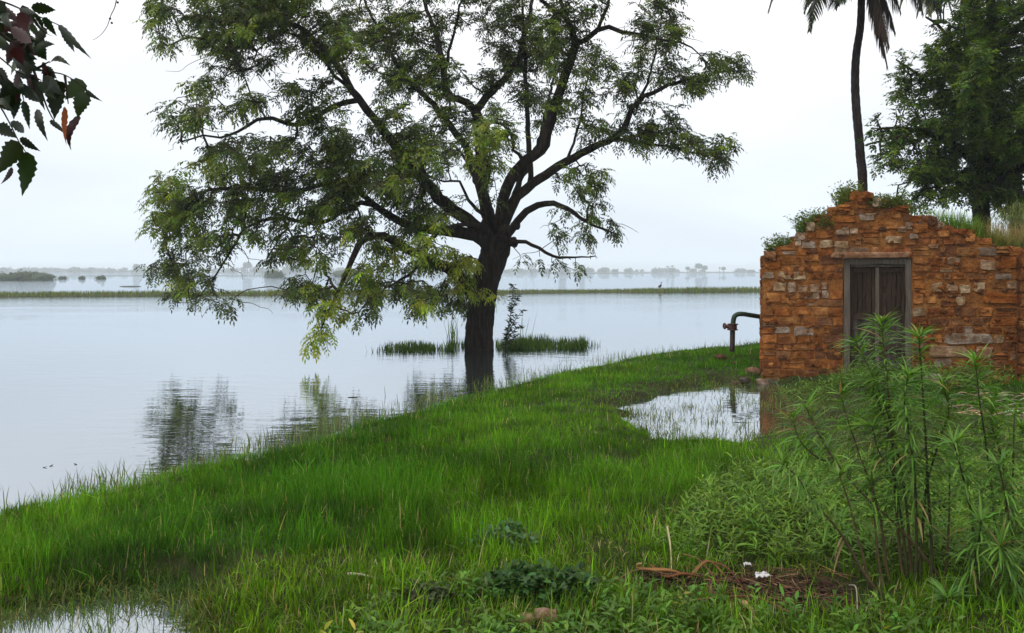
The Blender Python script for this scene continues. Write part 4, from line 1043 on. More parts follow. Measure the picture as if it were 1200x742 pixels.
for (y0, y1, dens, w) in ((2.9, 4.5, 5600, .0050), (4.5, 6.5, 4900, .0053), (6.5, 9, 3100, .0066), (9, 13, 1800, .009), (13, 18, 950, .012), (18, 32, 300, .02)):
    nt_ = 11
    tx, ty = cells(y0, y1, dens * GRASS_DENS / nt_)
    sp_ = .022 + .0032 * ty
    ofs = rng.normal(0, 1, (len(tx) * nt_, 2)) * np.repeat(sp_, nt_)[:, None] * np.array([1.25, 1.0])
    x = np.repeat(tx, nt_) + ofs[:, 0]; y = np.repeat(ty, nt_) + ofs[:, 1]
    lnx, lny = ofs[:, 0] / np.repeat(sp_, nt_), ofs[:, 1] / np.repeat(sp_, nt_)
    tsz = np.repeat(np.exp(rng.normal(0, .33, len(tx))), nt_)
    dl = sdist(x, y, LAND); k = dl > -.45; x, y, dl, lnx, lny, tsz = x[k], y[k], dl[k], lnx[k], lny[k], tsz[k]
    z = ground_z(x, y)
    px, py = proj(np.stack([x, y, z], 1))
    dt, dm, dg, dg2, dw, dp, du = (sdist(x, y, p) for p in (TALL, MULCH, MUDGAP, MUDGAP2, WEED, POOL, PUD))
    hu, hv = house_uv(x, y)
    inhouse = (hu > -.05) & (hv > -.05) & (hv < 3.7)
    wob = (fbm(x * 2.2, y * 2.2 + 7, 2) - .5)
    tall = sstep(-.16, .12, dt + wob * .35)
    patch = fbm(x * 1.1 + 3, y * 1.1, 3)
    prob = np.where(tall > .5, 1., .62 + .5 * patch)
    prob = prob * (1 - .93 * sstep(-.1, .12, dm + wob * .2)) * (1 - .35 * sstep(-.1, .1, dg + wob * .3)) * (1 - .3 * sstep(-.08, .1, dg2 + wob * .25))
    prob = prob * (1 - .55 * sstep(-.05, .2, dw))
    wet = sstep(-.02, -.045, z) 
    prob = prob * (1 - (.55 + .4 * sstep(.42, .55, fbm(x * 3.3 + 8, y * 2.6, 2))) * sstep(np.where(dp > -1.2, .0, -.04), np.where(dp > -1.2, -.03, -.11), z)) * (1 - .5 * sstep(.1, .6, -dl))
    prob = prob * (1 - .45 * ((du > -.05) & (z < .01))) * (1 - .5 * sstep(.15, .6, dp))
    prob = prob * (1 - .15 * sstep(.62, .74, fbm(x * 1.7 + 60, y * 1.7 + 9, 3)) * (tall > .5))
    edge = sstep(-.6, .6, dl)
    k = (rng.random(len(x)) < prob) & ~inhouse & (np.hypot(x, y) > 2.6) & ~((hv > -.3) & (hv < .5) & (hu > 0) & (rng.random(len(x)) < .5))
    x, y, z, tall, edge, patch, dp, dw, wob, lnx, lny, tsz = (a[k] for a in (x, y, z, tall, edge, patch, dp, dw, wob, lnx, lny, tsz)); n = len(x)
    tuft = fbm(x * 3.1, y * 3.1 + 50, 2)
    h = (.06 + .045 * patch) * (1 - tall) + tall * (.070 + .100 * patch + .08 * (tuft - .4)) * (.45 + .55 * edge)
    h = h * rng.uniform(.5, 1.2, n) * tsz * (.35 + .65 * sstep(.1, -1.3, dp)) * (1 - .42 * sstep(-.3, .2, -np.hypot(x - 4.6, (y - 8.3) * .8) + 2.6))
    h = h * np.interp(y, [4, 7, 11, 14], [1.0, .84, .62, .60])
    lean = rdir(n, 0, 1.2) * .40 + np.c_[lnx, lny, 0 * lnx] * .20 + np.c_[(fbm(x * .8, y * .8 + 70, 2) - .5) * .7, (fbm(x * .8 + 31, y * .8, 2) - .5) * .5, 0 * x]; d = norm(lean + np.array([.03, -.02, 1.]) * (.8 + .4 * tall)[:, None])
    g = np.array([.072, .172, .005]); yel = np.array([.088, .168, .010]); dk = np.array([.036, .112, .004])
    t = fbm(x * .6 + 9, y * .6, 3)[:, None]
    base = np.where(tall[:, None] > .5, dk + (g - dk) * np.clip((t - .3) * 2.4, 0, 1), yel * .8 + (g - yel * .8) * t)
    base = base * (1 + .25 * (patch[:, None] - .5))
    col = vary((1, 1, 1), n, .22, .14) ; col = base * (tsz[:, None] ** .55) * (.72 + .6 * sstep(.3, .66, fbm(x * 2.3 + 11, y * 2.3, 3)))[:, None] * (np.exp(rng.normal(0, .22, (n, 1))) * (1 + rng.normal(0, .13, (n, 3)) * [1, .3, .5]))
    dry = rng.random(n) < np.where(tall > .5, .03 + .10 * (1 - edge), .09)
    col[dry] = vary((.30, .27, .12), dry.sum(), .3, .1)
    col = np.clip(col, .005, .6)
    arch = rng.random(n) < .08; droop = rng.uniform(.3, 1.5, n) + arch * 1.7; h = h * (1 + .35 * arch * rng.random(n)); col[arch] = np.clip(col[arch] * 1.5, 0, .5)  # arching blades: sky highlights on them are painted in as a paler colour
    blades(GB, np.stack([x, y, z - .01], 1), d, h, w * rng.uniform(.7, 1.3, n) * (1 + .25 * (1 - tall)), droop, col, 3, (1, .8, .5), tipcol=col * 1.15)
    cnt += n
# grass standing in the pools and at the water's edge: thin single stalks
for (poly, num, hh) in ((POOL, 7500, .12), (PUD, 4200, .085)):
    lo, hi = poly.min(0) - .2, poly.max(0) + .2
    x = rng.uniform(lo[0], hi[0], num * 3); y = rng.uniform(max(lo[1], 2.9), hi[1], num * 3)
    k = (sdist(x, y, poly) > -.25) & (rng.random(len(x)) < sstep(.3, .62, fbm(x * 2.5 + 5, y * 2.5, 3)) ** 2 * .9 + .10) & ~((house_uv(x, y)[0] > -.05) & (house_uv(x, y)[1] > -.05))
    x, y = x[k][:num], y[k][:num]; n = len(x)
    blades(GB, np.stack([x, y, np.minimum(ground_z(x, y), 0.) - .01], 1), norm(rdir(n, 0, 1.) * .8 + [0, 0, .9]), rng.uniform(.5, 1.3, n) * hh + .04, .010, rng.uniform(.3, 2.4, n), vary((.10, .13, .035), n, .35, .2), 3)
n = 2600
k_ = rng.integers(0, len(SHORE_PX) - 2, n); t = rng.random(n)
shp = px_to_ground(SHORE_PX); b = shp[k_ + 1] * (1 - t[:, None]) + shp[np.minimum(k_ + 2, len(shp) - 1)] * t[:, None]
b = b + np.c_[-np.abs(rng.normal(0, .32, n)) * .8, np.abs(rng.normal(0, .35, n))]
kk = fbm(b[:, 0] * 1.3, b[:, 1] * 1.3, 3) > rng.uniform(.30, .62, n); b = b[kk]; n = len(b)
blades(GB, np.c_[b, np.full(n, -.03)], norm(rdir(n, 0, 1.) * .55 + [0, 0, 1.]), rng.uniform(.06, .24, n), .008, rng.uniform(.2, 1.6, n), vary((.10, .14, .035), n, .3, .2), 3)
tag(GB.build('grass', M_GRASS), kind='stuff')
print('grass blades', cnt)

def herb_field(name, polys, mat, leafL, leafW, hgt, dens, col, nleaf, y0=2.9, y1=11., flat=.5, amt=.25, exclude=(), yellow=0.):
    mb = MB()
    for poly in polys:
        lo, hi = poly.min(0), poly.max(0)
        lo[1] = max(lo[1], y0); hi[1] = min(hi[1], y1); hi[0] = min(hi[0], 9.); lo[0] = max(lo[0], -6.)
        n = int((hi[0] - lo[0]) * (hi[1] - lo[1]) * dens)
        x = rng.uniform(lo[0], hi[0], n); y = rng.uniform(lo[1], hi[1], n)
        s = sdist(x, y, poly); k = (s > -.1) & (rng.random(n) < sstep(-.1, .25, s) * (.25 + 1.1 * fbm(x * 1.8, y * 1.8 + 30, 3))) & (np.hypot(x, y) > 2.7)
        for ex in exclude: k &= sdist(x, y, ex) < rng.normal(-.02, .05, n)
        k &= ~((house_uv(x, y)[0] > -.1) & (house_uv(x, y)[1] > -.12)); k &= np.abs(x) < .75 * y + .6
        x, y = x[k], y[k]; n = len(x)
        z = ground_z(x, y)
        H = hgt * rng.uniform(.5, 1.25, n) * (.6 + .8 * fbm(x * 1.1 + 20, y * 1.1, 2))
        lean = rdir(n, 0, .5) * .35 + [0, 0, 1]
        M_ = n * nleaf
        t = np.tile(np.linspace(.12, 1, nleaf), n); I = np.repeat(np.arange(n), nleaf)
        b = np.stack([x, y, z], 1)[I] + norm(lean)[I] * (H[I] * t)[:, None]
        az = np.tile(np.arange(nleaf) * 2.4, n) + np.repeat(rng.random(n) * 6.3, nleaf)
        up = rng.uniform(.1, .8, M_) + .5 * (t > .9)
        d = np.stack([np.cos(az), np.sin(az), up], 1)
        c = vary(col, n, amt, .12)[I] * np.exp(rng.normal(0, .12, (M_, 1)))
        if yellow:
            yk = (rng.random(n) < yellow)[I]; c[yk] = vary((.30, .30, .04), yk.sum(), .2)
        blades(mb, b, d, leafL * rng.uniform(.6, 1.25, M_), leafW * rng.uniform(.7, 1.2, M_), rng.uniform(.3, 1.3, M_), np.clip(c, .004, .6), 3, (.35, 1, .75), roll=rng.normal(0, .35, M_))
        edges_tubes(mb, np.stack([x, y, z - .01], 1), np.stack([x, y, z], 1) + norm(lean) * H[:, None], np.full(n, .0022), np.full(n, .0012), vary(np.array(col) * .8, n, .2), 3)
    return tag(mb.build(name, mat), kind='stuff')
herb_field('leafy_weeds', [WEED], M_SHRUB, .080, .0115, .18, 360, (.115, .215, .020), 11, y1=9.5, exclude=(POOL,), amt=.22)
herb_field('low_weeds', [HERB], M_SHRUB, .052, .0165, .105, 470, (.085, .175, .022), 8, y1=5.2, exclude=(MULCH, DARK1, DARK2), yellow=.03)
herb_field('pond_edge_weeds', [px_to_ground([(905, 462), (940, 455), (1010, 452), (1080, 452), (1180, 455), (1190, 475), (1010, 474), (930, 472)])], M_SHRUB, .11, .014, .20, 150, (.095, .18, .028), 10, y1=13, amt=.25)

# sedge growing in shallow water round the foot of the neem tree
mb = MB()
for (cx, cy, rx, ry, num, hh) in ((495, 409, 50, 4, 2000, .20), (640, 406, 50, 4, 3000, .24), (545, 408, 30, 3.5, 1300, .24), (598, 406, 22, 3.5, 1100, .24), (452, 411, 24, 3, 150, .18), (690, 406, 16, 2.5, 90, .2), (530, 398, 8, 1.5, 30, .75), (616, 398, 8, 1.5, 30, .7)):
    r_ = np.sqrt(rng.random(num)); a_ = rng.random(num) * 6.283
    px, py = cx + rx * r_ * np.cos(a_), cy + ry * r_ * np.sin(a_)
    g = px_to_ground(np.c_[px, py]); k = fbm(g[:, 0] * 2, g[:, 1] * 1.2, 3) > rng.uniform(.3, .66, num); g = g[k]; n = len(g)
    blades(mb, np.c_[g, np.full(n, -.03)], norm(rdir(n, 0, 1) * .4 + [0, 0, 1.]), hh * rng.uniform(.5, 1.25, n) * (.6 + .7 * fbm(g[:, 0] * 3, g[:, 1] * 3, 2)), .016, rng.uniform(.1, 1., n), vary((.072, .135, .028), n, .3, .2), 3)
tag(mb.build('water_sedge', M_GRASS), kind='stuff')

# ------------------------------------------------------------------ plants one can tell apart
def grow_shrub(name, label, base_px, Yb, stems, leafL, leafW, col, cat='shrub', seed=0):
    """upright stems traced from the photograph, ringed with long narrow drooping leaves"""
    b0 = np.array(P(*base_px, Yb)); b0[2] = ground_z(b0[:1], b0[1:2])[0]
    root = thing(name, label, cat, b0)
    sm, lf = MB(), MB()
    for pts, dy, dens, leaf_from in stems:
        n0 = len(pts); Y_ = np.linspace(Yb + dy * .25, Yb + dy, n0)
        w = np.array([P(x, y, d) for (x, y), d in zip(pts, Y_)])
        zg = ground_z(w[:1, 0], w[:1, 1])[0]
        if pts[0][1] > 660: w[0, 2] = zg - .02
        w = catmull(w, .02); L = len(w)
        tube(sm, w, np.linspace(.0085, .003, L) * (1 if L > 15 else .6), 7, (.060, .060, .028) if rng.random() < .6 else (.12, .085, .045))
        tn_ = norm(np.gradient(w, axis=0))
        i0 = int(L * leaf_from * .75)
        for i in range(i0, L):
            u = (i - i0) / max(1, L - 1 - i0)
            k = int(dens * (3.4 + 8.5 * u) * rng.uniform(.5, 1.3)) + (12 if i == L - 1 else 0)
            if k < 1: continue
            az = rng.random(k) * 6.283
            ref = np.cross(tn_[i], [.3, .9, .1]); ref /= np.linalg.norm(ref); re2 = np.cross(tn_[i], ref)
            up = rng.uniform(.1, .7, k) + .6 * max(0, u - .75) * 4 * rng.random(k) - .35 * (1 - u)
            d = np.cos(az)[:, None] * ref + np.sin(az)[:, None] * re2 + tn_[i] * up[:, None]
            c = vary(np.array(col) * (1 + .35 * u), k, .22, .1)
            dd_ = rng.random(k) < .025 + .05 * (u < .15); c[dd_] = (.30, .22, .09)
            blades(lf, np.repeat(w[i][None], k, 0), d, leafL * rng.uniform(.6, 1.15, k) * (.75 + .25 * math.sin(math.pi * min(1, u + .25))), leafW * rng.uniform(.75, 1.2, k), rng.uniform(.4, 1.7, k) * (1.3 - .5 * u), c, 4, (.5, 1, .85, .5), roll=rng.normal(0, .3, k))
    sm.build('stem', M_TWIG, root); lf.build('foliage', M_SHRUB, root)
    return root
OC = (.086, .178, .026)
grow_shrub('narrow_leaved_shrub', 'long narrow leaved shrub whose dark stem leans far left over the litter', (1045, 715), 3.95, [
    ([(1112, 700), (1085, 655), (1050, 615), (1010, 578), (975, 535), (955, 500), (945, 478)], .2, .8, .55),
    ([(1038, 732), (1022, 690), (1008, 640), (995, 590), (984, 558)], .0, .5, .75),
    ([(1040, 735), (1018, 680), (985, 625), (955, 590), (935, 560), (918, 545)], -.15, .7, .55),
    ([(1048, 730), (1040, 670), (1030, 600), (1010, 540), (996, 500), (985, 462)], .3, .8, .5),
    ([(1036, 728), (1030, 660), (1024, 600), (1022, 565)], .15, .4, .7),
    ([(975, 535), (965, 540), (940, 520), (928, 492)], .15, .9, .2)], .185, .0105, OC)
grow_shrub('narrow_leaved_shrub', 'tallest long narrow leaved shrub rising in front of the timber door', (1070, 715), 4.0, [
    ([(1062, 728), (1056, 660), (1050, 590), (1046, 520), (1040, 450), (1033, 378)], .2, 1.0, .42),
    ([(1090, 735), (1092, 650), (1088, 580), (1084, 500), (1080, 440), (1077, 395)], .0, .95, .5),
    ([(1068, 730), (1066, 640), (1058, 560), (1042, 490), (1022, 440), (1004, 402)], .35, .9, .5),
    ([(1072, 725), (1074, 640), (1072, 560), (1064, 500), (1060, 470), (1064, 440)], -.1, .9, .45),
    ([(1078, 725), (1080, 640), (1086, 570), (1100, 520), (1112, 480), (1104, 450)], .15, .9, .5),
    ([(1046, 520), (1036, 490), (1026, 462), (1020, 446)], .3, 1., .2),
    ([(1064, 725), (1060, 640), (1048, 560), (1030, 530), (1022, 500)], .1, .9, .5),
    ([(1100, 730), (1108, 670), (1112, 610), (1113, 556)], .1, .15, .8)], .19, .0105, OC, seed=2)
grow_shrub('narrow_leaved_shrub', 'long narrow leaved shrub at the right edge in front of the buttress', (1160, 720), 3.9, [
    ([(1165, 728), (1168, 650), (1162, 570), (1154, 510), (1148, 470), (1143, 424)], .2, .9, .5),
    ([(1180, 730), (1186, 650), (1187, 570), (1188, 510), (1189, 486)], .1, .35, .6),
    ([(1150, 728), (1144, 650), (1136, 590), (1126, 550), (1118, 520)], -.1, .9, .45),
    ([(1190, 735), (1205, 660), (1212, 590), (1206, 530), (1196, 500)], .2, .9, .4),
    ([(1160, 728), (1176, 660), (1182, 610), (1176, 570), (1170, 545)], -.15, .9, .4),
    ([(1140, 730), (1156, 670), (1190, 630), (1212, 612)], .1, .8, .4),
    ([(1168, 650), (1180, 590), (1172, 530), (1162, 496), (1166, 466)], .25, .9, .4),
    ([(1130, 728), (1134, 680), (1146, 640), (1150, 610)], -.2, 1., .35),
    ([(1200, 740), (1196, 700), (1180, 660), (1172, 640)], -.25, 1., .3)], .19, .0105, OC, seed=3)
grow_shrub('narrow_leaved_shrub', 'low rosette of long narrow leaves sprouting at the bottom right', (1110, 738), 3.75, [
    ([(1108, 745), (1108, 725), (1110, 702)], 0, 2.2, .1), ([(1120, 745), (1130, 728), (1142, 712)], .05, 2.0, .1), ([(1098, 745), (1086, 730), (1074, 718)], .1, 2., .1), ([(1150, 750), (1166, 730), (1180, 716)], .0, 2., .1)], .20, .0125, (.07, .15, .03), seed=4)

def bush(name, label, cx, cy, rx, ry, Y_, num, Ll, Wl, col, cat='weed', stems=9, mat=None):
    c = P(cx, cy + ry, Y_); zg = ground_z(c[:1], c[1:2])[0]; c[2] = zg
    root = thing(name, label, cat, c)
    sx, sz = rx * Y_ / F, ry * Y_ / F
    sm, lf = MB(), MB(); ctr = P(cx, cy, Y_)
    for k in range(stems):
        t = ctr + rdir(1, -.1, 1)[0] * [sx, sx * .7, sz] * rng.uniform(.6, 1)
        b = c + np.array([rng.normal(0, sx * .2), rng.normal(0, sx * .2), -.01])
        w = catmull(np.array([b, b * .5 + t * .5 + rng.normal(0, .02, 3) + [0, 0, sz * .3], t]), .02)
        tube(sm, w, np.linspace(.005, .0018, len(w)), 5, (.07, .05, .03))
        i = rng.integers(len(w) // 4, len(w), num // stems)
        dd = rdir(len(i), -.2, .9)
        cc_ = vary(col, len(i), .3, .14)
        blades(lf, w[i] + rng.normal(0, .015, (len(i), 3)), dd, Ll * rng.uniform(.6, 1.2, len(i)), Wl * rng.uniform(.7, 1.2, len(i)), rng.uniform(.3, 1.2, len(i)), cc_, 3, (.45, 1, .8), roll=rng.normal(0, .4, len(i)))
    sm.build('stem', M_TWIG, root); lf.build('foliage', mat or M_SHRUB, root)
    return root
bush('weed', 'dark green broad leaved weed clump at the bottom edge, fuller of the pair', 630, 706, 84, 36, 3.95, 4200, .05, .026, (.034, .082, .017), stems=70)
bush('weed', 'olive brown tinged small leaved weed clump at the bottom edge', 502, 718, 54, 24, 3.85, 2300, .034, .019, (.050, .066, .024), stems=44)
bush('weed', 'wiry weed with small bluish leaves poking above the bright lawn', 590, 634, 56, 20, 4.7, 1100, .042, .020, (.060, .12, .045), stems=24)
bush('weed', 'yellow green weed sprig beside the stones at the bottom edge', 700, 730, 26, 12, 3.8, 320, .035, .014, (.20, .24, .030), stems=12)

# weeds rooted in the broken top of the house wall
def tuft(name, label, px0, px1, pyb, hpx, Y_, num, col, w=.012, dr=.7, lean=(0, 0), cat='wall plant', leafy=True, tip=None):
    b0 = house_world(np.array([hx((px0 + px1) / 2), Y_, hz(pyb)])); root = thing(name, label, cat, b0, 'plants on the house wall')
    n = num; x = rng.uniform(px0, px1, n)
    b = house_world(np.array([(hx(a), Y_ + rng.uniform(-.12, .25), hz(max(top_at(a) + .5, pyb - 6))) for a in x]))
    d = norm(rdir(n, 0, 1) * .6 + np.array([lean[0], lean[1], 1.]))
    h = hpx * Y_ / F * rng.uniform(.35, 1.1, n)
    mb = MB(); cc_ = vary(col, n, .28, .18)
    blades(mb, b, d, h, w * rng.uniform(.6, 1.2, n), dr * rng.uniform(.3, 1.6, n), cc_, 3, (1, .8, .5), tipcol=None if tip is None else vary(tip, n, .2))
    if leafy:
        m_ = n * 5; I = rng.integers(0, n, m_); p_ = b[I] + d[I] * (h[I] * rng.uniform(.2, .95, m_))[:, None]
        kites(mb, p_, rdir(m_, -.3, .8), rdir(m_), rng.uniform(.03, .07, m_), rng.uniform(.012, .026, m_), vary(col, m_, .3, .2))
    mb.build('foliage', M_GRASS, root)
tuft('wall_weed', 'small leafy weed on the lowest left step of the gable wall', 898, 930, 300, 24, 12.62, 150, (.10, .15, .03), lean=(-.25, 0))
tuft('wall_weed', 'bushy weed on the middle left step of the gable wall', 936, 984, 275, 28, 12.60, 330, (.095, .145, .03), lean=(-.15, 0))
tuft('wall_weed', 'weed sprouting left of the peak stone of the gable', 982, 1008, 245, 28, 12.62, 260, (.12, .16, .03))
tuft('wall_weed', 'dark low weed mat right of the peak stone of the gable', 1016, 1068, 250, 18, 12.56, 340, (.09, .12, .03))
tuft('wall_grass', 'bright green drooping grass clump on the wall above the pale stones right of the door', 1090, 1152, 276, 30, 12.66, 800, (.13, .24, .03), w=.010, dr=1.2, leafy=False)
tuft('wall_grass', 'yellow green grass clump drooping over the stones near the right tree trunk', 1140, 1182, 286, 30, 12.7, 420, (.18, .20, .04), w=.010, dr=1.4, leafy=False)
tuft('wall_grass', 'tall straw tinted seeding grass at the right end of the wall top', 1165, 1222, 296, 38, 12.72, 800, (.18, .22, .055), w=.009, dr=.8, leafy=False, tip=(.30, .22, .11))
bz_ = P(1200, 262, 13.4)
fb = thing('feathery_bush', 'pale grey green feathery bush on the roof behind the straw tinted grass', 'bush', P(1200, 292, 13.4))
mb = MB(); n = 2600; q_ = bz_ + rdir(n) * rng.random((n, 1)) ** .4 * np.array([.55, .4, .34]); blades(mb, q_, norm(rdir(n) + [0, 0, .7]), rng.uniform(.06, .16, n), .008, .6, vary((.17, .21, .09), n, .2), 2, (1, .7)); mb.build('foliage', M_GRASS, fb)
mb = MB(); 
for k in range(8): tube(mb, [P(1200, 300, 13.4), bz_ + rdir(1)[0] * [.3, .2, .2]], [.012, .004], 5, (.08, .07, .05))
mb.build('stem', M_TWIG, fb)

# ------------------------------------------------------------------ litter, sticks, stones
def on_ground(px, py, dz=0.):
    g = px_to_ground([(px, py)], .1)[0]; z = ground_z(g[:1], g[1:2])[0]
    return np.array([g[0], g[1], z + dz])
mb = MB(); n = 5200
lo, hi = MULCH.min(0) - .1, MULCH.max(0) + .1
x = rng.uniform(lo[0], hi[0], n); y = rng.uniform(lo[1], hi[1], n); s = sdist(x, y, MULCH) - .06 + (fbm(x * 4, y * 4, 2) - .5) * .3
k = s > -.05; x, y, s = x[k], y[k], s[k]; n = len(x)
z = ground_z(x, y) + .05 * sstep(-.05, .3, s) * rng.random(n) + .004
dk_ = rng.random((n, 1)) < .75
c = np.where(dk_, vary((.042, .020, .014), n, .4, .1), vary((.13, .075, .04), n, .45, .15))
blades(mb, np.stack([x, y, z], 1), np.c_[rdir(n, -.1, .25)], rng.uniform(.02, .09, n), rng.uniform(.004, .016, n), rng.uniform(0, .8, n), c, 3, (.7, 1, .7), roll=rng.normal(0, .8, n))
tag(mb.build('leaf_litter', M_LITTER), kind='stuff')
# curled dry palm sheaths
def strip(pts, w, col, th=.006, curl=.4):
    """a dry curled husk strip with thickness"""
    p = catmull(np.array(pts), .02); n = len(p); t = norm(np.gradient(p, axis=0)); s = norm(np.cross(t, [0, 0, 1.])); u = np.cross(s, t)
    ww = w * np.sin(np.linspace(.5, math.pi - .25, n))
    V = []
    for i in range(n):
        for a in (-1, -.5, 0, .5, 1): V.append(p[i] + s[i] * ww[i] * a * .5 + u[i] * (curl * ww[i] * a * a))
        for a in (1, .5, 0, -.5, -1): V.append(p[i] + s[i] * ww[i] * a * .46 + u[i] * (curl * ww[i] * a * a - th))
    Q = [(10 * i + j, 10 * i + (j + 1) % 10, 10 * i + 10 + (j + 1) % 10, 10 * i + 10 + j) for i in range(n - 1) for j in range(10)]
    mb = MB(); mb.add(V, Q, None, col); return mb
SHE = [([(747, 681, .03), (760, 689, .05), (785, 690, .05), (805, 688, .02)], .032, (.30, .15, .06), 'tan curled dry palm sheath, largest of the brown litter'),
       ([(762, 684, .06), (780, 692, .03), (800, 694, .05), (822, 690, .02)], .022, (.17, .07, .03), 'reddish brown curled husk strip lying along the tan sheath'),
       ([(745, 676, .01), (750, 683, .06), (752, 687, .08)], .018, (.45, .30, .14), 'short pale upright husk stub at the left end of the litter'),
       ([(806, 692, .02), (830, 684, .07), (850, 689, .02)], .018, (.24, .12, .055), 'brown arched husk strip near the middle of the litter')]
for pts, w, col, lab in SHE:
    p = [on_ground(a, b, c) for a, b, c in pts]
    strip(p, w, col).build('husk', M_DRY, None, loc=None)
    tag(bpy.context.scene.objects[-1], lab, 'husk', 'dry husks on the litter')
def stick(label, pts, r, col, group='sticks lying by the litter', M=M_TWIG):
    p = catmull(np.array([on_ground(a, b, c) for a, b, c in pts]), .02)
    mb = MB(); tube(mb, p, np.linspace(r, r * .5, len(p)), 6, col, .15)
    tag(mb.build('stick', M), label, 'stick', group)
stick('long thin brown twig lying along the front of the dark litter', [(800, 722, .03), (850, 720, .05), (890, 722, .05), (935, 740, .03)], .005, (.20, .09, .05))
stick('thin forked looking twig crossing the weeds left of the litter', [(720, 702, .06), (750, 696, .09), (790, 702, .07), (810, 712, .05)], .0035, (.16, .09, .05))
stick('thick tan broken stick end pointing at the bottom edge', [(872, 722, .03), (880, 734, .04), (888, 750, .02)], .014, (.42, .26, .13))
stick('pale peeled stick lying in the short grass left of the weeds', [(408, 684, .02), (425, 688, .03), (441, 690, .02)], .009, (.45, .40, .28))
stick('short reddish twig lying across the litter left of the white scrap', [(822, 676, .04), (850, 692, .08), (872, 706, .03)], .005, (.16, .06, .035))
stick('upright pale snapped stem standing behind the husks', [(782, 662, .16), (786, 672, .09), (787, 684, .0)], .006, (.40, .36, .20))
stick('slender brown twig slanting over the husks', [(800, 672, .06), (820, 682, .07), (842, 700, .03)], .0035, (.22, .11, .06))
stick('pale kinked twig beneath the leaning shrub', [(995, 702, .03), (1003, 712, .06), (1005, 726, .01)], .004, (.42, .36, .28))
# fine fibres
mb = MB(); n = 260
g = np.array([on_ground(a, b, 0) for a, b in zip(rng.uniform(815, 990, n), rng.uniform(680, 720, n))]); g[:, 2] += rng.uniform(.005, .05, n)
d = rdir(n, -.12, .2); edges_tubes(mb, g, g + d * rng.uniform(.04, .16, (n, 1)), np.full(n, .0016), np.full(n, .001), vary((.17, .095, .055), n, .5), 4)
tag(mb.build('plant_fibres', M_TWIG), kind='stuff')
# white scraps
def scrap(label, px, py, sx, sy, seed, col=(.72, .72, .74)):
    r_ = np.random.default_rng(seed); c = on_ground(px, py, .045); nx_, ny_ = 9, 6
    mb = MB(); V = []
    for a in np.linspace(-1, 1, nx_):
        for b in np.linspace(-1, 1, ny_): V.append(c + np.array([a * sx, b * sy, .014 * mnoise.noise(Vector((a * 2, b * 2, seed))) + .008 * (1 - a * a)]) + r_.normal(0, .002, 3))
    V = np.array(V); V = np.vstack([V, V - [0, 0, .004]])
    m_ = nx_ * ny_; Q = []
    for a in range(nx_ - 1):
        for b in range(ny_ - 1):
            i = a * ny_ + b; Q += [(i, i + ny_, i + ny_ + 1, i + 1), (m_ + i, m_ + i + 1, m_ + i + ny_ + 1, m_ + i + ny_)]
    mb.add(V, Q, None, col)
    tag(mb.build('paper_scrap', M_LITTER), label, 'scrap', 'white scraps in the litter')
scrap('larger crumpled white scrap lying on the dark litter', 894, 694, .036, .03, 4)
scrap('small white scrap behind the larger one on the dark litter', 876, 681, .018, .016, 9)
def stone_on(label, px, py, s, col, seed, dz=0, name='stone', cat='stone', grp=None):
    mb = MB(); c = on_ground(px, py, dz); rock(mb, (0, 0, 0), s, col, seed, 3, .35)
    o = mb.build(name, M_STONE); o.location = c
    tag(o, label, cat, grp)
stone_on('pinkish brown rough stone at the bottom edge, right of two', 640, 737, (.055, .05, .04), (.34, .22, .16), 2, .01)
stone_on('yellowish rough stone at the bottom edge, left of two', 616, 738, (.045, .04, .03), (.30, .24, .12), 5, .01)
for k, (px, py, s, col, lab) in enumerate([(884, 442, .095, (.28, .17, .12), 'large pinkish stone at the left foot of the house'), (872, 446, .06, (.10, .08, .065), 'dark flat stone by the pool left of the pinkish stone'), (893, 446, .075, (.34, .27, .22), 'pale stone tucked against the house corner'),
        (862, 447, .06, (.13, .09, .07), 'small dark stone furthest out along the pool edge'), (889, 432, .06, (.16, .10, .08), 'brown stone behind the large pinkish one'), (888, 405, .09, (.14, .07, .045), 'dark red boulder in the grass behind the house corner')]):
    g = px_to_ground([(px, py + 4)])[0] if k < 5 else np.array([(px - CX) * 14.6 / F, 14.6]); z = max(ground_z(g[:1], g[1:2])[0], 0)
    mb = MB(); rock(mb, (0, 0, 0), (s * 1.2, s, s * .7), col, k + 20, 3, .35); o = mb.build('stone', M_STONE); o.location = (min(g[0], HX0 - s * 1.1 if g[1] > HYF - .1 else 9), g[1], z + s * .3); tag(o, lab, 'stone', 'stones at the house corner')
for k in range(9):
    px, py = rng.uniform(1088, 1200), rng.uniform(446, 462); g = px_to_ground([(px, py)], .1)[0]; s = rng.uniform(.05, .11)
    if k == 0: px, py, s = 1093, 455, .15; g = px_to_ground([(px, py)], .1)[0]
    mb = MB(); rock(mb, (0, 0, 0), (s * 1.2, s, s * .7), (.30, .27, .24) if k == 0 else pick(ORANGE), k + 40, 2, .35); o = mb.build('fallen_stone', M_STONE); hy_ = HYF - house_uv(g[0], HYF)[0] * _hs - .25; o.location = (g[0], min(g[1], hy_), ground_z(g[:1], g[1:2])[0] + s * .35)
    tag(o, 'grey stone largest of those below the wall right of the door' if k == 0 else 'small orange brown stone fallen from the wall right of the door', 'stone', 'stones fallen from the wall' if k else None)
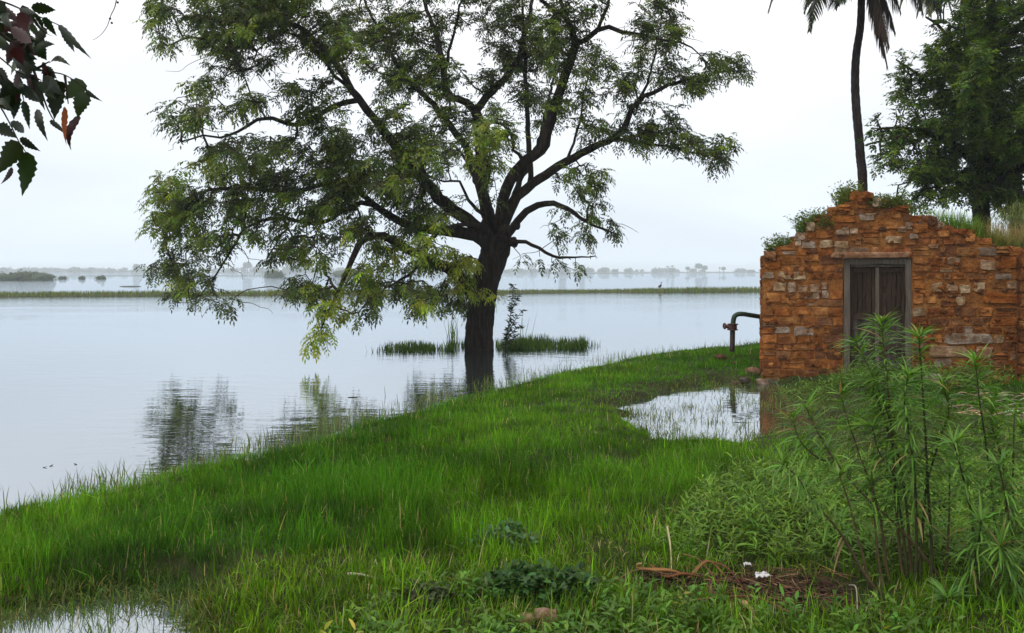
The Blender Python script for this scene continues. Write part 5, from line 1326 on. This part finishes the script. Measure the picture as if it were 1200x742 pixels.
# heap of dead pale branches by the right end of the wall
hp = thing('brushwood', 'heap of pale dead sticks on the ground before the right end of the wall', 'brushwood', on_ground(1160, 480))
for k in range(55):
    g = on_ground(rng.uniform(1105, 1215), rng.uniform(468, 498), 0); a = rng.normal(0, .9); L = rng.uniform(.12, .4)
    e_ = g + np.array([math.cos(a) * L, math.sin(a) * L * .6, rng.uniform(.01, .09)]); g[2] += rng.uniform(.0, .07)
    mb = MB(); tube(mb, [g, (g + e_) / 2 + [0, 0, .02], e_], [.008, .007, .004], 5, vary((.30, .23, .15), 1, .5)[0]); mb.build('stick', M_TWIG, hp)
# floating leaves
for k, (px, py, lab) in enumerate([(50, 548, 'leftmost floating dead leaf on the lake'), (58, 547, 'second floating dead leaf on the lake from the left'), (90, 545, 'third floating dead leaf on the lake from the left'), (413, 466, 'floating stick on the lake left of the trunk reflection')]):
    g = px_to_ground([(px, py)])[0]; mb = MB()
    if k < 3:
        n = 7; V = []
        for i in range(n):
            u = i / (n - 1); w = .014 * math.sin(math.pi * u) ** .7
            V += [(u * .06, -w, .004 + .012 * u * u), (u * .06, w, .005 + .012 * u * u), (u * .06, w, .002 + .012 * u * u), (u * .06, -w, .001 + .012 * u * u)]
        mb.add(V, [(4 * i + s, 4 * i + (s + 1) % 4, 4 * i + 4 + (s + 1) % 4, 4 * i + 4 + s) for i in range(n - 1) for s in range(4)], None, (.05, .035, .02))
        o = mb.build('floating_leaf', M_DRY); cat_ = 'leaf'
    else:
        tube(mb, catmull(np.array([(-.09, 0, .003), (0, .012, .007), (.09, -.012, .004)]), .02), .009, 6, (.06, .05, .04)); o = mb.build('floating_stick', M_TWIG); cat_ = 'stick'
    o.scale = (.65, .65, .65); o.location = (g[0], g[1], 0); o.rotation_euler = (0, 0, k * 1.3 if k < 3 else .1); tag(o, lab, cat_)

# ------------------------------------------------------------------ a dark water bird on the embankment
bp = np.array([(774 - CX) / F * 67.2, 67.2, .16])
tt = (bp[0] + 35.3) / (21.6 + 35.3); bp[1] = 55.5 + tt * 14.5 ; bp[0] = (774 - CX) / F * bp[1]
bird = thing('bird', 'dark upright water bird standing on the far green embankment', 'bird', bp)
mb = MB()
def prof(pts, sides=10):
    c = np.array([[p[0], 0, p[1]] for p in pts]); w = catmull(np.c_[c, np.array([p[2] for p in pts])[:, None]], .03)
    tube(mb, w[:, :3] + bp, w[:, 3], sides, (.025, .025, .028))
prof([(-.22, .16, .02), (-.14, .24, .05), (-.04, .36, .105), (.03, .47, .10), (.07, .56, .055), (.06, .64, .035), (.04, .70, .032), (.06, .755, .04), (.10, .775, .042), (.15, .77, .02), (.24, .755, .006)])
mb.build('body', M_METAL, bird)
mb = MB()
for s in (-.04, .04): tube(mb, np.array([bp + [-.02, s, .30], bp + [-.01, s, .15], bp + [0, s, .0]]), [.022, .012, .012], 6, (.03, .028, .02)); tube(mb, np.array([bp + [0, s, .01], bp + [.08, s, .005]]), [.012, .005], 5, (.03, .028, .02))
mb.build('leg', M_METAL, bird)
mb = MB()
for s in (-1, 1): rock(mb, bp + [-.07, s * .085, .36], (.15, .03, .10), (.02, .02, .022), 4, 2, .1)
mb.build('wing', M_METAL, bird)

bird.scale = (.8, .8, .8)
# ------------------------------------------------------------------ bushes and trees far across the lake
def far_crown(mb, c, sx, sy, sz, n, col, leaf):
    b = rdir(n, -.25, 1) * (rng.random((n, 1)) ** .35)
    lump = np.array([1 + .45 * mnoise.noise(Vector(v * 2.2) + Vector((c[0], c[1], 0))) for v in b])[:, None]
    p = np.asarray(c) + b * lump * [sx, sy, sz]
    kites(mb, p, rdir(n, -.4, .8), rdir(n), leaf * rng.uniform(.8, 1.8, n), leaf * rng.uniform(.6, 1.3, n), vary(col, n, .3))
    rock(mb, np.asarray(c) + [0, 0, sz * .2], (sx * .72, sy * .72, sz * .62), col, c[0], 2, .5)
def far_bush(label, px, py, wpx, hpx, Y_, n, col=(.06, .085, .03), name='lake_bush', grp='bushes standing in the far water'):
    c = P(px, py, Y_); c[2] = 0; s = Y_ / F
    root = thing(name, label, 'bush', c, grp)
    mb = MB(); far_crown(mb, c + [0, 0, .1], wpx * s * .5, wpx * s * .4, hpx * s, n, col, .07 * hpx * s + .12); mb.build('foliage', M_LEAF, root)
    mb = MB()
    for k in range(4): tube(mb, [c + [rng.normal(0, wpx * s * .1), 0, -.3], c + [rng.normal(0, wpx * s * .3), 0, hpx * s * .6]], [.1, .04], 5, (.05, .04, .03))
    mb.build('stem', M_TWIG, root)
YI = 158
far_bush('broad bush at the left edge of the far thicket', 4, 328, 46, 8, YI, 1500); far_bush('tallest rounded bush in the middle of the far left thicket', 30, 328, 40, 10, YI + 2, 1500); far_bush('low bush ending the far left thicket on its right', 50, 328, 30, 8, YI, 1000)
far_bush('broad bush mostly outside the left edge of the photo', -40, 328, 60, 10, YI, 800)
far_bush('tiny low bush in the water just right of the far thicket', 73, 327, 11, 3, 175, 200); far_bush('small dark bush in the far water between two others', 96, 327, 8, 3.2, 175, 200); far_bush('small wide bush in the far water, rightmost of the left row', 118, 327, 13, 3.8, 175, 260)
far_bush('lone dark rounded bush on the far water behind the low left branches', 322, 325, 26, 9, 230, 900); far_bush('broad dark bush on the far water behind the hanging leaves', 405, 324, 40, 8, 260, 900)
# thin spits of land
for k, (x0, x1, py, Y_) in enumerate([(-300, 70, 328.5, 160), (140, 165, 336, 90), (60, 330, 323.5, 290), (380, 460, 323, 300), (630, 780, 320.6, 560)]):
    mb = MB(); xa, xb = (x0 - CX) * Y_ / F, (x1 - CX) * Y_ / F; nn = 40; V = []
    for i in range(nn):
        u = i / (nn - 1); x = xa + (xb - xa) * u; wd = (xb - xa) * .02 * math.sin(math.pi * u) ** .6 + .3; zt = .45 * (.10 + .12 * float(vnoise(np.array(x * .3), np.array(k * 3.3)))) * math.sin(math.pi * u) ** .4 * (1 + Y_ / 250)
        V += [(x, Y_ - wd, -.1), (x, Y_ - wd * .3, zt), (x, Y_ + wd * .5, zt), (x, Y_ + wd, -.1)]
    mb.add(V, [(4 * i + s, 4 * i + 4 + s, 4 * i + 5 + s, 4 * i + 1 + s) for i in range(nn - 1) for s in range(3)], None, (.075, .085, .035))
    tag(mb.build('mud_bank', M_SOIL), kind='structure')
# the wooded far shore: one mass of crowns, then the trees that stand out
mb = MB()
for k in range(520):
    px = rng.uniform(-520, 1500); Y_ = rng.uniform(800, 1040)
    den = np.interp(px, [-500, 60, 300, 500, 600, 640, 760, 800, 1500], [1, 1, .8, .9, 1, .9, .5, .25, .35])
    if rng.random() > den: continue
    h = rng.uniform(3.6, 7.5) * (1. if px < 560 else .78) * (.7 + .6 * float(fbm(np.array(px * .012), np.array(1.), 2)))
    w = h * rng.uniform(.8, 1.8)
    c = np.array([(px - CX) * Y_ / F, Y_, .2]); far_crown(mb, c + [0, 0, h * .3], w * .6, w * .5, h * .6, 110, (.05, .075, .03), 1.5)
tag(mb.build('far_woods', M_LEAF), kind='stuff')
def far_tree(label, px, hpx, Y_, kind):
    s = Y_ / F; c = np.array([(px - CX) * s, Y_, .2]); h = hpx * s * .8
    if kind == 'palm':
        root = thing('distant_palm', label, 'palm', c, 'palms on the far shore')
        mb = MB(); tube(mb, [c, c + [h * .04, 0, h * .5], c + [h * .02, 0, h * .85]], [.28, .22, .18], 6, (.08, .06, .05)); mb.build('trunk', M_TWIG, root)
        mb = MB(); n = 46; a = rng.random(n) * 6.283; d = np.stack([np.cos(a), np.sin(a), rng.uniform(-.2, 1., n)], 1); blades(mb, np.repeat([c + [h * .02, 0, h * .85]], n, 0), d, h * .34, .55, 1.6, vary((.05, .07, .03), n, .2), 4, (1, .9, .8, .5)); mb.build('crown', M_LEAF, root)
    else:
        root = thing('distant_tree', label, 'tree', c, 'trees on the far shore')
        mb = MB(); tube(mb, [c, c + [0, 0, h * .6]], [.4, .2], 6, (.06, .05, .04)); mb.build('trunk', M_TWIG, root)
        mb = MB(); far_crown(mb, c + [0, 0, h * .6], h * .42, h * .4, h * .42, 420, (.05, .075, .03), h * .07); mb.build('crown', M_LEAF, root)
YS = 780
for px, hp_, kd_, lab in [(616, 15, 'palm', 'hazy palm on the far shore nearest the right of the neem trunk'), (625, 16, 'palm', 'taller hazy palm on the far shore just right of the neem trunk'), (659, 15, 'tree', 'rounded hazy tree on the far shore between the low right branches'), (682, 12, 'tree', 'low wide hazy tree on the far shore right of the low branch tip'),
        (782, 11, 'palm', 'left palm of a hazy pair above the water bird'), (788, 12, 'palm', 'right palm of a hazy pair above the water bird'), (806, 9, 'tree', 'small hazy tree on the far shore right of the palm pair'), (819, 14, 'tree', 'tallest hazy tree on the far shore left of the house'), (826, 11, 'tree', 'hazy tree leaning on the tallest one left of the house'), (843, 9, 'palm', 'small hazy palm on the far shore nearest the house'), (848, 9, 'tree', 'small hazy tree on the far shore nearest the house'),
        (290, 16, 'tree', 'hazy tree on the far shore left of the lone dark bush'), (160, 13, 'tree', 'hazy tree on the far shore above the left end of the crown')]:
    far_tree(lab, px, hp_, YS, kd_)

# ------------------------------------------------------------------ moist air over the lake
if HAZE > 0:
    mb = MB(); box(mb, -2300, 2300, -45, 2650, -2, 14.5)
    m, nt, out = nmat('haze_air')
    pv = nt.nodes.new('ShaderNodeVolumePrincipled'); pv.inputs['Density'].default_value = HAZE; pv.inputs['Color'].default_value = (.86, .94, 1, 1); pv.inputs['Anisotropy'].default_value = 0.
    nt.links.new(pv.outputs[0], out.inputs['Volume'])
    tag(mb.build('haze', m, smooth=False), kind='stuff')
